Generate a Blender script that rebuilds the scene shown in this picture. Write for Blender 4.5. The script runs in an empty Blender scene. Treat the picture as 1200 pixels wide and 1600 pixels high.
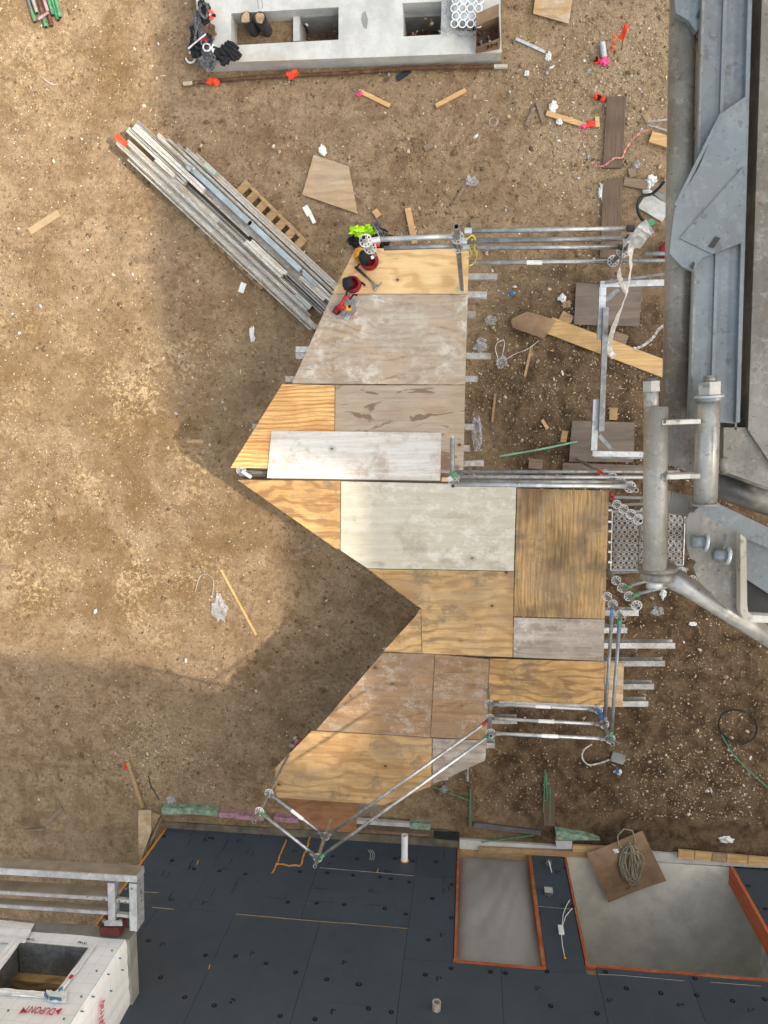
import bpy, math, random
import numpy as np
from mathutils import Vector, Matrix, noise as mnoise
random.seed(7); rng = np.random.default_rng(7)
SC = bpy.context.scene
COL = SC.collection
# ------------------------------------------------------------------ camera
F = 1202.0; HC = 12.6; NAD = (738.0, 632.0)          # focal length in photo pixels, eye height, where plumb lines meet
_d = Vector(((NAD[0]-600)/F, (800-NAD[1])/F, -1)).normalized()
_z = -_d; _y = (Vector((0, 1, 0)) - _z*_z.y).normalized(); _x = _y.cross(_z)
RW = Matrix((_x, _y, _z))                            # camera axes to world axes
cam = bpy.data.objects.new('camera', bpy.data.cameras.new('camera'))
COL.objects.link(cam); SC.camera = cam
cam.matrix_world = Matrix.Translation((0, 0, HC)) @ RW.to_4x4()
cam.data.sensor_fit = 'HORIZONTAL'; cam.data.sensor_width = 36; cam.data.lens = 36*F/1200
cam.data.clip_start = 0.05; cam.data.clip_end = 600
cam.data.dof.use_dof = True; cam.data.dof.focus_distance = 11.2; cam.data.dof.aperture_fstop = 22
# ------------------------------------------------------------------ sky, sun, exposure
SUN = Vector((0.86, -0.18, 1.0)).normalized()
world = bpy.data.worlds.new('World'); SC.world = world; world.use_nodes = True
wn = world.node_tree.nodes; wl = world.node_tree.links
sky = wn.new('ShaderNodeTexSky'); sky.sky_type = 'NISHITA'; sky.sun_disc = False
sky.sun_elevation = math.asin(SUN.z); sky.sun_rotation = math.atan2(SUN.x, SUN.y)
sky.dust_density = 6.0; sky.air_density = 2.0; sky.ozone_density = 1.0
hs = wn.new('ShaderNodeHueSaturation'); hs.inputs['Saturation'].default_value = 0.4
wl.new(sky.outputs[0], hs.inputs['Color']); wl.new(hs.outputs[0], wn['Background'].inputs[0])
wn['Background'].inputs[1].default_value = 0.15
sun = bpy.data.objects.new('sun', bpy.data.lights.new('sun', 'SUN')); COL.objects.link(sun)
sun.data.energy = 2.0; sun.data.angle = math.radians(1.0); sun.data.color = (1.0, 0.87, 0.73)
sun.rotation_euler = SUN.to_track_quat('Z', 'Y').to_euler()
SC.view_settings.view_transform = 'Standard'; SC.view_settings.look = 'None'
SC.view_settings.gamma = 1; SC.view_settings.use_curve_mapping = False
SC.view_settings.exposure = 1.1
# ------------------------------------------------------------------ helpers: picture point -> place
def ray(px, py): return RW @ Vector(((px-600)/F, (800-py)/F, -1))
def P(px, py, z=0.0):
    w = ray(px, py); t = (z-HC)/w.z
    return Vector((w.x*t, w.y*t, z))
def PV(px, py, p0, n):
    w = ray(px, py); o = Vector((0, 0, HC)); return o + w*((p0-o).dot(n)/w.dot(n))
def proj(p):
    v = RW.transposed() @ (Vector(p) - Vector((0, 0, HC))); return (600+F*v.x/-v.z, 800-F*v.y/-v.z)
def zfind(x, y, px, py):
    best = (1e9, 0)
    for i in range(0, 420):
        q = proj((x, y, i*0.02)); d = (q[0]-px)**2+(q[1]-py)**2
        if d < best[0]: best = (d, i*0.02)
    return best[1]
def mpx(z): return (HC-z)/F                          # metres per photo pixel at height z
# ------------------------------------------------------------------ helpers: meshes
ORG = {}
class MB:
    def __init__(s): s.v = []; s.f = []
    def add(s, vs, fs):
        b = len(s.v); s.v += [tuple(v) for v in vs]; s.f += [tuple(b+i for i in f) for f in fs]; return s
    def prism(s, poly, vec):
        n = len(poly); vec = Vector(vec); a = [Vector(p) for p in poly]
        nrm = Vector((0, 0, 0))
        for i in range(n): nrm += a[i].cross(a[(i+1) % n])
        if nrm.dot(vec) < 0: a.reverse()
        vs = a + [p+vec for p in a]
        return s.add(vs, [tuple(range(n-1, -1, -1)), tuple(range(n, 2*n))] + [(i, (i+1) % n, n+(i+1) % n, n+i) for i in range(n)])
    def box(s, c, size, rot=0.0):
        c = Vector(c); x, y, z = [k/2 for k in size]; R = Matrix.Rotation(rot, 3, 'Z')
        return s.prism([c+R@Vector(q) for q in ((-x, -y, -z), (x, -y, -z), (x, y, -z), (-x, y, -z))], (0, 0, size[2]))
    def bar(s, p0, p1, w, h, up=(0, 0, 1)):          # rectangular bar, w across, h along up
        p0 = Vector(p0); p1 = Vector(p1); d = (p1-p0).normalized(); u = Vector(up); a = d.cross(u).normalized(); u = a.cross(d)
        return s.prism([p0-a*w/2-u*h/2, p0+a*w/2-u*h/2, p0+a*w/2+u*h/2, p0-a*w/2+u*h/2], p1-p0)
    def tube(s, pts, r, n=8, caps=True, r1=None):
        pts = [Vector(p) for p in pts]; k = len(pts); rings = []
        t = (pts[1]-pts[0]).normalized(); a = t.orthogonal().normalized()
        b0 = len(s.v)
        for i, p in enumerate(pts):
            t = ((pts[min(i+1, k-1)]-pts[max(i-1, 0)])).normalized()
            a = (a - t*a.dot(t)).normalized(); b = t.cross(a)
            rr = r if r1 is None else r+(r1-r)*i/(k-1)
            s.v += [tuple(p+(a*math.cos(2*math.pi*j/n)+b*math.sin(2*math.pi*j/n))*rr) for j in range(n)]
        for i in range(k-1):
            for j in range(n):
                j2 = (j+1) % n; s.f.append((b0+i*n+j, b0+i*n+j2, b0+(i+1)*n+j2, b0+(i+1)*n+j))
        if caps: s.f += [tuple(b0+j for j in range(n-1, -1, -1)), tuple(b0+(k-1)*n+j for j in range(n))]
        return s
    def pipe(s, p0, p1, r, wall=0.2, n=12):          # tube with an open bore at both ends
        p0 = Vector(p0); p1 = Vector(p1); t = (p1-p0).normalized(); a = t.orthogonal().normalized(); b = t.cross(a); b0 = len(s.v)
        dep = min((p1-p0).length*0.45, r*5)
        for p, rr in ((p0+t*dep, r*(1-wall)), (p0, r*(1-wall)), (p0, r), (p1, r), (p1, r*(1-wall)), (p1-t*dep, r*(1-wall))):
            s.v += [tuple(p+(a*math.cos(2*math.pi*j/n)+b*math.sin(2*math.pi*j/n))*rr) for j in range(n)]
        for i in range(5):
            for j in range(n):
                j2 = (j+1) % n; s.f.append((b0+i*n+j, b0+i*n+j2, b0+(i+1)*n+j2, b0+(i+1)*n+j))
        s.f += [tuple(b0+j for j in range(n-1, -1, -1)), tuple(b0+5*n+j for j in range(n))]
        return s
    def blob(s, c, size, rough=0.3, sub=2, seed=0, freq=1.5, flat=None, crush=0.0):
        import bmesh
        bm = bmesh.new(); bmesh.ops.create_icosphere(bm, subdivisions=sub, radius=1)
        c = Vector(c); sz = Vector(size)
        vs = []
        for v in bm.verts:
            q = v.co*max(.45, min(1.5, 1+rough*mnoise.noise(v.co*freq+Vector((seed*7.3, seed*3.1, 0)))*2+(crush*mnoise.noise(v.co*4.3+Vector((seed, 0, seed*1.7))) if crush else 0)))
            w = Vector((q.x*sz.x, q.y*sz.y, q.z*sz.z))
            if flat is not None: w.z = max(w.z, flat)
            vs.append(c+w)
        s.add(vs, [tuple(v.index for v in f.verts) for f in bm.faces]); bm.free(); return s
    def grid(s, fn, nu, nv):
        b = len(s.v)
        for j in range(nv+1):
            for i in range(nu+1): s.v.append(tuple(fn(i/nu, j/nv)))
        for j in range(nv):
            for i in range(nu):
                q = b+j*(nu+1)+i; s.f.append((q, q+1, q+nu+2, q+nu+1))
        return s
    def build(s, name, mat, parent=None, smooth=False, label=None, cat=None, group=None, kind=None):
        V = np.array(s.v, dtype=np.float64)
        if parent is None: o = Vector(((V[:, 0].min()+V[:, 0].max())/2, (V[:, 1].min()+V[:, 1].max())/2, V[:, 2].min()))
        else: o = ORG[parent.name]
        me = bpy.data.meshes.new(name)
        me.from_pydata((V-np.array(o)).tolist(), [], s.f)
        me.materials.append(mat)
        if smooth: me.shade_smooth()
        ob = bpy.data.objects.new(name, me); COL.objects.link(ob)
        ORG[ob.name] = o
        if parent is None: ob.location = o
        else: ob.parent = parent
        tag(ob, label, cat, group, kind)
        return ob
def tag(o, label=None, cat=None, group=None, kind=None):
    if label: o['label'] = label
    if cat: o['category'] = cat
    if group: o['group'] = group
    if kind: o['kind'] = kind
def thing(name, loc, label, cat, group=None):
    o = bpy.data.objects.new(name, None); COL.objects.link(o); o.location = loc; o.empty_display_size = 0.2
    ORG[o.name] = Vector(loc); tag(o, label, cat, group); return o
def inst(name, mesh, parent, loc, rot=None, scale=1.0, **k):
    o = bpy.data.objects.new(name, mesh); COL.objects.link(o)
    base = Vector((0, 0, 0))
    if parent is not None: o.parent = parent; base = ORG[parent.name]
    o.location = Vector(loc)-base
    if rot is not None: o.rotation_euler = rot
    o.scale = (scale,)*3 if not hasattr(scale, '__len__') else scale
    ORG[o.name] = Vector(loc); tag(o, **k); return o
def mesh_of(mb, name, mat, smooth=False):
    me = bpy.data.meshes.new(name); me.from_pydata(mb.v, [], mb.f); me.materials.append(mat)
    if smooth: me.shade_smooth()
    return me
def text_mb(txt, origin, right, up, height, depth=0.002, sx=1.0):
    cu = bpy.data.curves.new('txt', 'FONT'); cu.body = txt; cu.size = height*1.4; cu.extrude = depth
    cu.align_x = 'CENTER'; cu.align_y = 'CENTER'
    ob = bpy.data.objects.new('txt', cu); COL.objects.link(ob)
    me = bpy.data.meshes.new_from_object(ob.evaluated_get(bpy.context.evaluated_depsgraph_get()))
    r = Vector(right).normalized(); u = Vector(up).normalized(); n = r.cross(u); m = MB()
    m.add([Vector(origin)+r*v.co.x*sx+u*v.co.y+n*(v.co.z+depth) for v in me.vertices], [tuple(p.vertices) for p in me.polygons])
    bpy.data.objects.remove(ob); bpy.data.curves.remove(cu); bpy.data.meshes.remove(me); return m
# ------------------------------------------------------------------ helpers: materials
class NT:
    def __init__(s, name, rough=0.8, metal=0.0, spec=0.3):
        s.m = bpy.data.materials.new(name); s.m.use_nodes = True; s.t = s.m.node_tree; s.n = s.t.nodes; s.b = s.n['Principled BSDF']
        s.b.inputs['Roughness'].default_value = rough; s.b.inputs['Metallic'].default_value = metal
        s.b.inputs['Specular IOR Level'].default_value = spec
    def new(s, k): return s.n.new(k)
    def put(s, sock, v):
        if v is None: return
        if isinstance(v, bpy.types.NodeSocket): s.t.links.new(v, sock)
        elif hasattr(v, '__len__') and len(v) == 3 and sock.type == 'RGBA': sock.default_value = (*v, 1)
        else: sock.default_value = v
    def obj(s, rand=True):
        c = s.new('ShaderNodeTexCoord').outputs['Object']
        if not rand: return c
        i = s.new('ShaderNodeObjectInfo').outputs['Random']
        k = s.new('ShaderNodeVectorMath'); k.operation = 'MULTIPLY_ADD'
        cb = s.new('ShaderNodeCombineXYZ'); s.put(cb.inputs[0], s.ma('MULTIPLY', i, 91.7)); s.put(cb.inputs[1], s.ma('MULTIPLY', i, 57.3)); s.put(cb.inputs[2], s.ma('MULTIPLY', i, 33.1))
        s.put(k.inputs[0], c); k.inputs[1].default_value = (1, 1, 1); s.put(k.inputs[2], cb.outputs[0])
        return k.outputs[0]
    def rnd(s): return s.new('ShaderNodeObjectInfo').outputs['Random']
    def map(s, v, scale=(1, 1, 1), rot=(0, 0, 0), loc=(0, 0, 0)):
        m = s.new('ShaderNodeMapping'); s.put(m.inputs[0], v); m.inputs['Scale'].default_value = scale; m.inputs['Rotation'].default_value = rot; m.inputs['Location'].default_value = loc
        return m.outputs[0]
    def noise(s, v, scale, detail=3, rough=0.55, dist=0.0):
        n = s.new('ShaderNodeTexNoise'); s.put(n.inputs['Vector'], v); n.inputs['Scale'].default_value = scale; n.inputs['Detail'].default_value = detail
        n.inputs['Roughness'].default_value = rough; n.inputs['Distortion'].default_value = dist; return n.outputs[0]
    def vor(s, v, scale, out='Distance', rand=1.0):
        n = s.new('ShaderNodeTexVoronoi'); s.put(n.inputs['Vector'], v); n.inputs['Scale'].default_value = scale; n.inputs['Randomness'].default_value = rand; return n.outputs[out]
    def ma(s, op, a, b=None, clamp=False):
        n = s.new('ShaderNodeMath'); n.operation = op; n.use_clamp = clamp; s.put(n.inputs[0], a); s.put(n.inputs[1], b); return n.outputs[0]
    def step(s, v, a, b, lo=0.0, hi=1.0):
        n = s.new('ShaderNodeMapRange'); n.interpolation_type = 'SMOOTHSTEP'; s.put(n.inputs[0], v)
        for i, k in enumerate((a, b, lo, hi)): n.inputs[i+1].default_value = k
        return n.outputs[0]
    def mix(s, f, a, b, mode='MIX'):
        n = s.new('ShaderNodeMix'); n.data_type = 'RGBA'; n.blend_type = mode; s.put(n.inputs[0], f); s.put(n.inputs[6], a); s.put(n.inputs[7], b); return n.outputs[2]
    def bump(s, h, strength=0.3, dist=0.01):
        n = s.new('ShaderNodeBump'); s.put(n.inputs['Height'], h); n.inputs['Strength'].default_value = strength; n.inputs['Distance'].default_value = dist
        s.t.links.new(n.outputs[0], s.b.inputs['Normal'])
    def col(s, c): s.put(s.b.inputs['Base Color'], c); return s
    def rough(s, v): s.put(s.b.inputs['Roughness'], v)
def lin(r, g, b): return tuple(((c/255)/12.92 if c/255 < .04045 else ((c/255+.055)/1.055)**2.4) for c in (r, g, b))
def mul(c, k): return tuple(x*k for x in c)
def plain(name, c, rough=0.7, metal=0.0, var=0.25, scale=6.0, dirt=None, spec=0.3):
    t = NT(name, rough, metal, spec); v = t.obj()
    n = t.noise(v, scale, 4); k = t.mix(t.step(n, .3, .7), mul(c, 1-var), mul(c, 1+var*0.6))
    if dirt: k = t.mix(t.step(t.noise(v, scale*0.6, 5, .65), .5, .68, 0, dirt[1]), k, dirt[0])
    t.col(k); t.bump(t.noise(v, scale*8, 3), 0.15, 0.004); return t.m
def galv(name, c=(.40, .41, .41), rough=0.45, metal=0.75, dirt=((.22, .19, .15), .5), sp=22.0, white=0.0, amp=.2, grime=0.0):
    t = NT(name, rough, metal, 0.5); v = t.obj()
    sp1 = t.vor(t.map(v, (1, 1, 1)), sp, 'Color'); sep = t.new('ShaderNodeSeparateColor'); t.put(sep.inputs[0], sp1)
    k = t.mix(sep.outputs[0], mul(c, 1-amp), mul(c, 1+amp))
    k = t.mix(t.step(t.noise(v, 3.0, 5, .6), .46, .66, 0, dirt[1]), k, dirt[0])
    if white: k = t.mix(t.step(t.noise(v, 7.0, 4, .7), .56, .62, 0, white), k, (.75, .75, .72))
    k = t.mix(t.step(t.noise(t.map(v, (1, 1, 1), loc=(3, 9, 2)), 40, 2), .64, .7, 0, .5), k, (.10, .09, .08))
    if grime:
        k = t.mix(t.step(t.noise(t.map(v, (22, 3, 22)), 1.0, 6, .7), .48, .68, 0, .6*grime), k, mul(c, .42))
        k = t.mix(t.step(t.noise(v, 60, 6, .75), .53, .62, 0, .55*grime), k, mul(c, 1.55)); k = t.mix(t.step(t.noise(v, 140, 4, .7), .60, .66, 0, .8*grime), k, (.05, .04, .033))
        k = t.mix(t.step(t.noise(t.map(v, loc=(4, 4, 1)), 11, 7, .75), .58, .68, 0, .55*grime), k, (.17, .10, .055))
    t.col(k); t.rough(t.step(t.noise(v, 5, 3), .3, .7, rough-.1, rough+.2)); t.bump(t.noise(v, 50, 3), 0.12, 0.003); return t.m
def ply(name, light, dark, ang=0.0, rings=6.0, stripe=40.0, line=.45, gray=None, streak=None, stain=None, dust=0.0, knots=0.5, wet=None, bands=0.0, fibre=1.0):
    t = NT(name, 0.8); v0 = t.obj(); v = t.map(v0, rot=(0, 0, math.radians(ang)))
    sy = t.new('ShaderNodeSeparateXYZ'); t.put(sy.inputs[0], v)
    low = t.noise(t.map(v, (.55, 1.3, 1)), 1.35, 3, .5, .3); wob = t.noise(t.map(v, (1.5, 9, 1)), 1.0, 3, .6)
    ph = t.ma('ADD', t.ma('MULTIPLY', sy.outputs[1], stripe), t.ma('ADD', t.ma('MULTIPLY', low, rings*6.28), t.ma('MULTIPLY', wob, 2.6)))
    ring = t.step(t.ma('SINE', ph), -.1, 1.0)
    fib = t.noise(t.map(v, (2.5, 48, 4)), 1.0, 4, .7); fib2 = t.noise(t.map(v, (.9, 17, 2)), 1.0, 4, .65)
    f = t.ma('ADD', t.ma('MULTIPLY', ring, line), t.ma('ADD', t.ma('MULTIPLY', t.ma('SUBTRACT', fib, .5), 1.5*fibre), t.ma('ADD', t.ma('MULTIPLY', t.ma('SUBTRACT', fib2, .5), 1.1*fibre), .22)), True)
    k = t.mix(f, light, dark)
    patch = t.noise(v0, 1.9, 6, .65)
    k = t.mix(t.step(patch, .36, .66, 0, .45), k, mul(dark, .85))
    if gray: k = t.mix(t.step(t.noise(t.map(v, (.7, 1.8, 1), loc=(4, 2, 0)), 1.7, 7, .68), .56-.4*gray[1], .74-.3*gray[1], 0, min(1, .4+.5*gray[1])), k, t.mix(t.step(fib2, .3, .7), mul(gray[0], 1-.28*fibre), mul(gray[0], 1+.2*fibre)))
    if bands: k = t.mix(t.ma('MULTIPLY', t.step(t.noise(t.map(v0, (1.2, 1, 1), loc=(1, 7, 0)), 1.15, 3), .46, .62, 0, bands), t.step(fib2, .3, .62, .55, 1)), k, mul(dark, .75))
    if streak: k = t.mix(t.ma('MULTIPLY', t.step(t.noise(t.map(v, (.8, 9, 1), loc=(6, 3, 0)), 1.0, 6, .7), .46, .62, 0, streak[1]), t.step(t.noise(v0, 1.6, 3), .38, .6)), k, streak[0])
    if stain: k = t.mix(t.step(t.noise(t.map(v0, loc=(9, 1, 0)), 2.4, 8, .74), .50, .66, 0, stain[1]), k, stain[0])
    if knots:
        vd = t.new('ShaderNodeTexVoronoi'); t.put(vd.inputs['Vector'], t.map(v, (.75, 1, 0.01))); vd.inputs['Scale'].default_value = 2.8
        sp = t.new('ShaderNodeSeparateColor'); t.put(sp.inputs[0], vd.outputs['Color'])
        on = t.ma('LESS_THAN', sp.outputs[0], knots)
        kn = t.ma('MULTIPLY', t.step(vd.outputs['Distance'], .035, .075, 1, 0), on)
        halo = t.ma('MULTIPLY', t.step(vd.outputs['Distance'], .05, .2, .5, 0), on)
        k = t.mix(halo, k, mul(dark, .75)); k = t.mix(t.ma('MULTIPLY', kn, .9), k, (.05, .025, .013))
    if wet: k = t.mix(t.step(t.noise(t.map(v, (.8, 2.4, 1), loc=(2, 5, 0)), 1.7, 4, .55, .8), .555, .60, 0, wet[1]), k, wet[0])
    if dust:
        dn = t.noise(t.map(v0, (1, 1.3, 1), loc=(5, 5, 0)), 4.5, 12, .8); reg = t.step(t.noise(t.map(v0, loc=(8, 2, 0)), 1.0, 3), .40, .62, .25, 1)
        k = t.mix(t.ma('MULTIPLY', t.step(dn, .47, .62, 0, dust), reg), k, (.62, .59, .53))
    sc = t.noise(t.map(v, (3, 30, 1), loc=(2, 2, 0)), 1.0, 2); k = t.mix(t.step(sc, .70, .76, 0, .5), k, mul(dark, .5))
    k = t.mix(t.ma('MULTIPLY', t.step(t.vor(v0, 17), .05, .13, 1, 0), t.step(t.noise(v0, 3), .45, .6, 0, .75)), k, (.08, .052, .034))
    t.col(k); t.bump(t.ma('ADD', fib, ring), .3, .004); return t.m
# ------------------------------------------------------------------ materials
M = {}
M['galv'] = galv('galvanised tube', (.36, .37, .37), .36, .8, white=.25)
M['galv2'] = galv('galvanised tube worn', (.25, .26, .26), .45, .6, ((.16, .145, .12), .7), grime=.6)
M['galv_bright'] = galv('bright galvanised', (.50, .52, .53), .36, .6, ((.40, .40, .39), .5), 14)
M['galv_blue'] = galv('bluish spangled zinc', (.20, .23, .245), .5, .3, ((.18, .185, .18), .6), 26, .06, .07, .5)
M['galv_warm'] = galv('weathered zinc', (.25, .24, .21), .48, .3, ((.15, .13, .10), .75), 30, .10, .08, .8)
M['galv_pin'] = galv('pale scuffed zinc', (.40, .395, .36), .34, .45, ((.26, .24, .19), .7), 30, .25, .06, .45)
M['rosette'] = plain('zinc white casting', (.43, .43, .415), .5, .2, .2)
M['alu'] = galv('aluminium beam', (.42, .42, .40), .45, .45, ((.26, .23, .18), .75), 30, .1)
M['alu_st'] = galv('plaster spotted aluminium', (.46, .43, .37), .6, .15, ((.31, .235, .15), .85), 30, .5)
M['alu_dark'] = galv('dull aluminium beam', (.31, .295, .27), .5, .3, ((.22, .175, .12), .85), 30, .15)
M['alu_tan'] = galv('plaster stained aluminium', (.50, .47, .40), .6, .2, ((.42, .28, .14), .8), 30, .5)
M['alu_white'] = galv('chalky white aluminium', (.58, .55, .48), .6, .1, ((.38, .32, .23), .75), 30, .6)
M['alu_blue'] = plain('pale blue painted beam', (.33, .40, .42), .5, .1, .2, dirt=((.30, .30, .27), .6))
M['alu_green'] = plain('greenish aluminium', (.40, .46, .38), .55, .3, .2, dirt=((.25, .24, .18), .7))
M['slot'] = plain('dark groove', (.06, .058, .054), .7)
M['rust'] = plain('rusty iron', (.11, .055, .032), .85, .0, .4, 14, ((.25, .15, .09), .6))
M['steel'] = plain('dull steel', (.22, .22, .215), .4, .7, .2)
M['black'] = plain('black webbing', (.014, .014, .016), .8, 0, .4, 30)
M['grey_cloth'] = plain('grey webbing', (.10, .10, .105), .85, 0, .5, 30)
M['rubber'] = plain('black rubber', (.02, .022, .022), .5)
M['red'] = plain('red plastic', (.42, .02, .02), .45)
M['darkred'] = plain('red nylon', (.22, .008, .018), .75, 0, .4, 20)
M['flag'] = plain('orange red flagging', (.85, .07, .03), .6)
M['pink'] = plain('pink flagging', (.85, .08, .25), .6)
M['pinkpaint'] = plain('faded red tape', (.55, .24, .20), .7)
M['yellow'] = plain('yellow pouch', (.62, .30, .02), .7, 0, .3, 20)
M['cord'] = plain('yellow cord', (.75, .55, .03), .6)
M['hivis'] = plain('lime cloth', (.42, .75, .02), .8, 0, .4, 20)
M['blue'] = plain('blue paint', (.03, .17, .42), .5)
M['green'] = plain('green paint', (.06, .23, .11), .6, 0, .3, 20, ((.15, .10, .07), .5))
M['palegreen'] = plain('pale green foam', (.22, .33, .23), .85, 0, .4, 12, ((.16, .13, .09), .9))
M['pinkfoam'] = plain('pink foam', (.38, .21, .25), .85, 0, .35, 12, ((.22, .15, .11), .9))
M['white'] = plain('white plastic', (.74, .74, .71), .4, 0, .12)
M['paper'] = plain('white paper', (.70, .70, .68), .8, 0, .25, 14)
M['strap'] = plain('grey white sling', (.56, .55, .52), .85, 0, .35, 18)
M['pvc'] = plain('white pipe', (.80, .80, .77), .35, 0, .06)
M['cardboard'] = plain('brown cardboard', (.27, .175, .105), .85, 0, .22, 5, ((.27, .18, .11), .5))
M['rope'] = plain('olive rope', (.27, .245, .17), .9, 0, .45, 60)
M['foam'] = plain('orange foam sealant', (.62, .27, .04), .8, 0, .35, 25)
M['block'] = plain('dusty timber block', (.34, .23, .13), .9, 0, .3, 8, ((.45, .38, .28), .5))
M['bark'] = plain('brown scrap', (.13, .08, .05), .9, 0, .4, 20)
M['whiteply'] = plain('grey board', (.46, .46, .43), .8, 0, .25, 8)
def lumber(name, c, c2, rough=.8, dirt=None, ax=0):
    t = NT(name, rough); v = t.obj(); sc = [60, 60, 60]; sc[ax] = 2.2
    n = t.noise(t.map(v, sc), 1, 4, .6); k = t.mix(t.step(n, .3, .7), c, c2)
    k = t.mix(t.step(t.noise(v, 3, 4), .45, .7, 0, .4), k, mul(c2, .7))
    vd = t.vor(t.map(v, (1, 1, 1)), 5); k = t.mix(t.step(vd, .04, .08, .7, 0), k, (.10, .05, .025))
    if dirt: k = t.mix(t.step(t.noise(v, 5, 5, .65), .48, .66, 0, dirt[1]), k, dirt[0])
    t.col(k); t.bump(n, .2, .003); return t.m
M['lumber'] = lumber('pale lumber', (.60, .41, .20), (.44, .27, .11))
M['lumber_old'] = lumber('weathered lumber', (.27, .20, .14), (.16, .11, .075), dirt=((.24, .17, .11), .7))
M['lumber_dark'] = lumber('muddy plank', (.17, .12, .085), (.10, .065, .045), dirt=((.13, .085, .05), .8), ax=1)
M['lumber_tan'] = lumber('tan lumber', (.42, .29, .15), (.30, .18, .085), dirt=((.2, .14, .09), .6))
M['stake'] = lumber('pale stake', (.62, .40, .21), (.48, .28, .12))
M['cedar'] = lumber('red sealed timber', (.43, .125, .05), (.29, .07, .03), dirt=((.40, .22, .11), .6))
M['cedar_x'] = lumber('red stained reveal', (.42, .06, .045), (.55, .17, .06), dirt=((.50, .20, .06), .6), ax=2)
M['dusted'] = lumber('soil dusted board', (.37, .265, .16), (.32, .225, .13))
M['straw'] = lumber('dusty yellow stick', (.55, .40, .17), (.42, .28, .11))
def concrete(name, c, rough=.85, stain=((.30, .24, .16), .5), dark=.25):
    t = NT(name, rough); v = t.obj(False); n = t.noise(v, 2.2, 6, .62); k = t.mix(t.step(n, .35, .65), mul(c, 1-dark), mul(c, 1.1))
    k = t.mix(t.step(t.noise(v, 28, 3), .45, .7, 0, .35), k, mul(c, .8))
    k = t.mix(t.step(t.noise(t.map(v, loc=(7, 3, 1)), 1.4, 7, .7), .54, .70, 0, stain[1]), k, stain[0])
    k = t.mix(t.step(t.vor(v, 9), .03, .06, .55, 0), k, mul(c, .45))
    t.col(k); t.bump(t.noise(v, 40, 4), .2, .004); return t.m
M['concrete'] = concrete('pale concrete', (.50, .50, .47), stain=((.42, .35, .25), .55), dark=.18)
M['concrete_g'] = concrete('grey concrete', (.27, .275, .265))
M['slab'] = concrete('floor slab', (.68, .66, .57), .6, ((.42, .40, .34), .35), .1)
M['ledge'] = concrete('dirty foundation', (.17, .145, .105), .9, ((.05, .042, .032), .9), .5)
M['sheathing'] = concrete('grey sheathing', (.27, .27, .25), .9)
M['void'] = plain('dark interior', (.06, .055, .05), .9)
M['gyp'] = plain('inner wall board', (.72, .70, .66), .9)
# black coated insulation
t = NT('coated insulation', .62, 0, .35); v = t.obj()
k = t.mix(t.step(t.noise(v, .9, 4, .6), .3, .7), (.046, .062, .082), (.057, .074, .095))
k = t.mix(t.step(t.noise(t.map(v, (1, 1, 1), loc=(3, 3, 3)), 1.6, 6, .7), .55, .72, 0, .5), k, (.068, .076, .084))
k = t.mix(t.step(t.noise(t.map(v, loc=(8, 1, 2)), 6, 9, .8), .56, .70, 0, .45), k, (.085, .088, .088))
k = t.mix(t.step(t.noise(v, 60, 2), .70, .76, 0, .5), k, (.16, .16, .15))
k = t.mix(t.ma('MULTIPLY', t.step(t.noise(t.map(v, (2, 2, 60)), 2, 4, .6), .6, .8), .25), k, (.09, .09, .09))
t.col(k); t.rough(t.step(t.noise(v, 2.5, 4), .3, .7, .55, .78)); t.bump(t.noise(v, 25, 3), .08, .003); M['insul'] = t.m
M['print'] = plain('black print', (.008, .009, .012), .7)
M['dot'] = plain('fastener centre', (.10, .11, .12), .5, .4)
# house wrap with a printed grid
def wrap(name, ax):
    t = NT(name, .55, 0, .3); v = t.obj(False); s = t.new('ShaderNodeSeparateXYZ'); t.put(s.inputs[0], v)
    k = t.mix(t.step(t.noise(v, 1.6, 4), .3, .7), (.78, .785, .785), (.84, .84, .83))
    for a in (ax, 2):
        fr = t.ma('FRACT', t.ma('DIVIDE', s.outputs[a], .155))
        k = t.mix(t.ma('MULTIPLY', t.ma('LESS_THAN', fr, .03), .5), k, (.38, .39, .40))
    k = t.mix(t.step(t.noise(v, 5, 5, .7), .60, .74, 0, .45), k, (.42, .39, .34))
    t.col(k); t.bump(t.noise(v, 9, 4, .6), .35, .012); return t.m
M['wrap_x'] = wrap('house wrap front', 0); M['wrap_y'] = wrap('house wrap side', 1)
# clear sheeting
def film(name, c, alpha, rough=.35):
    t = NT(name, rough, 0, .5); v = t.obj(); n = t.noise(v, 5, 5, .65)
    t.col(t.mix(t.step(n, .3, .7), mul(c, .75), c)); t.put(t.b.inputs['Alpha'], t.step(t.noise(t.map(v, (1, 1, 1), loc=(4, 4, 4)), 7, 4), .3, .7, alpha-.2, min(1, alpha+.15)))
    t.bump(t.noise(t.map(v, (1, 1, 4)), 7, 5, .6, .6), .4, .015); return t.m
t = NT('dusty window film', .42, 0, .5); v = t.obj(False); n = t.noise(t.map(v, (1, 1, .35)), 2.2, 5, .6)
t.col(t.mix(t.step(n, .3, .7), (.27, .262, .25), (.35, .342, .33))); t.b.inputs['Alpha'].default_value = .93; t.bump(t.noise(t.map(v, (1.2, 1, 5)), 3, 4, .6, .5), .35, .02); M['film'] = t.m
M['plastic'] = film('crumpled clear plastic', (.55, .55, .56), .38)
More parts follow.
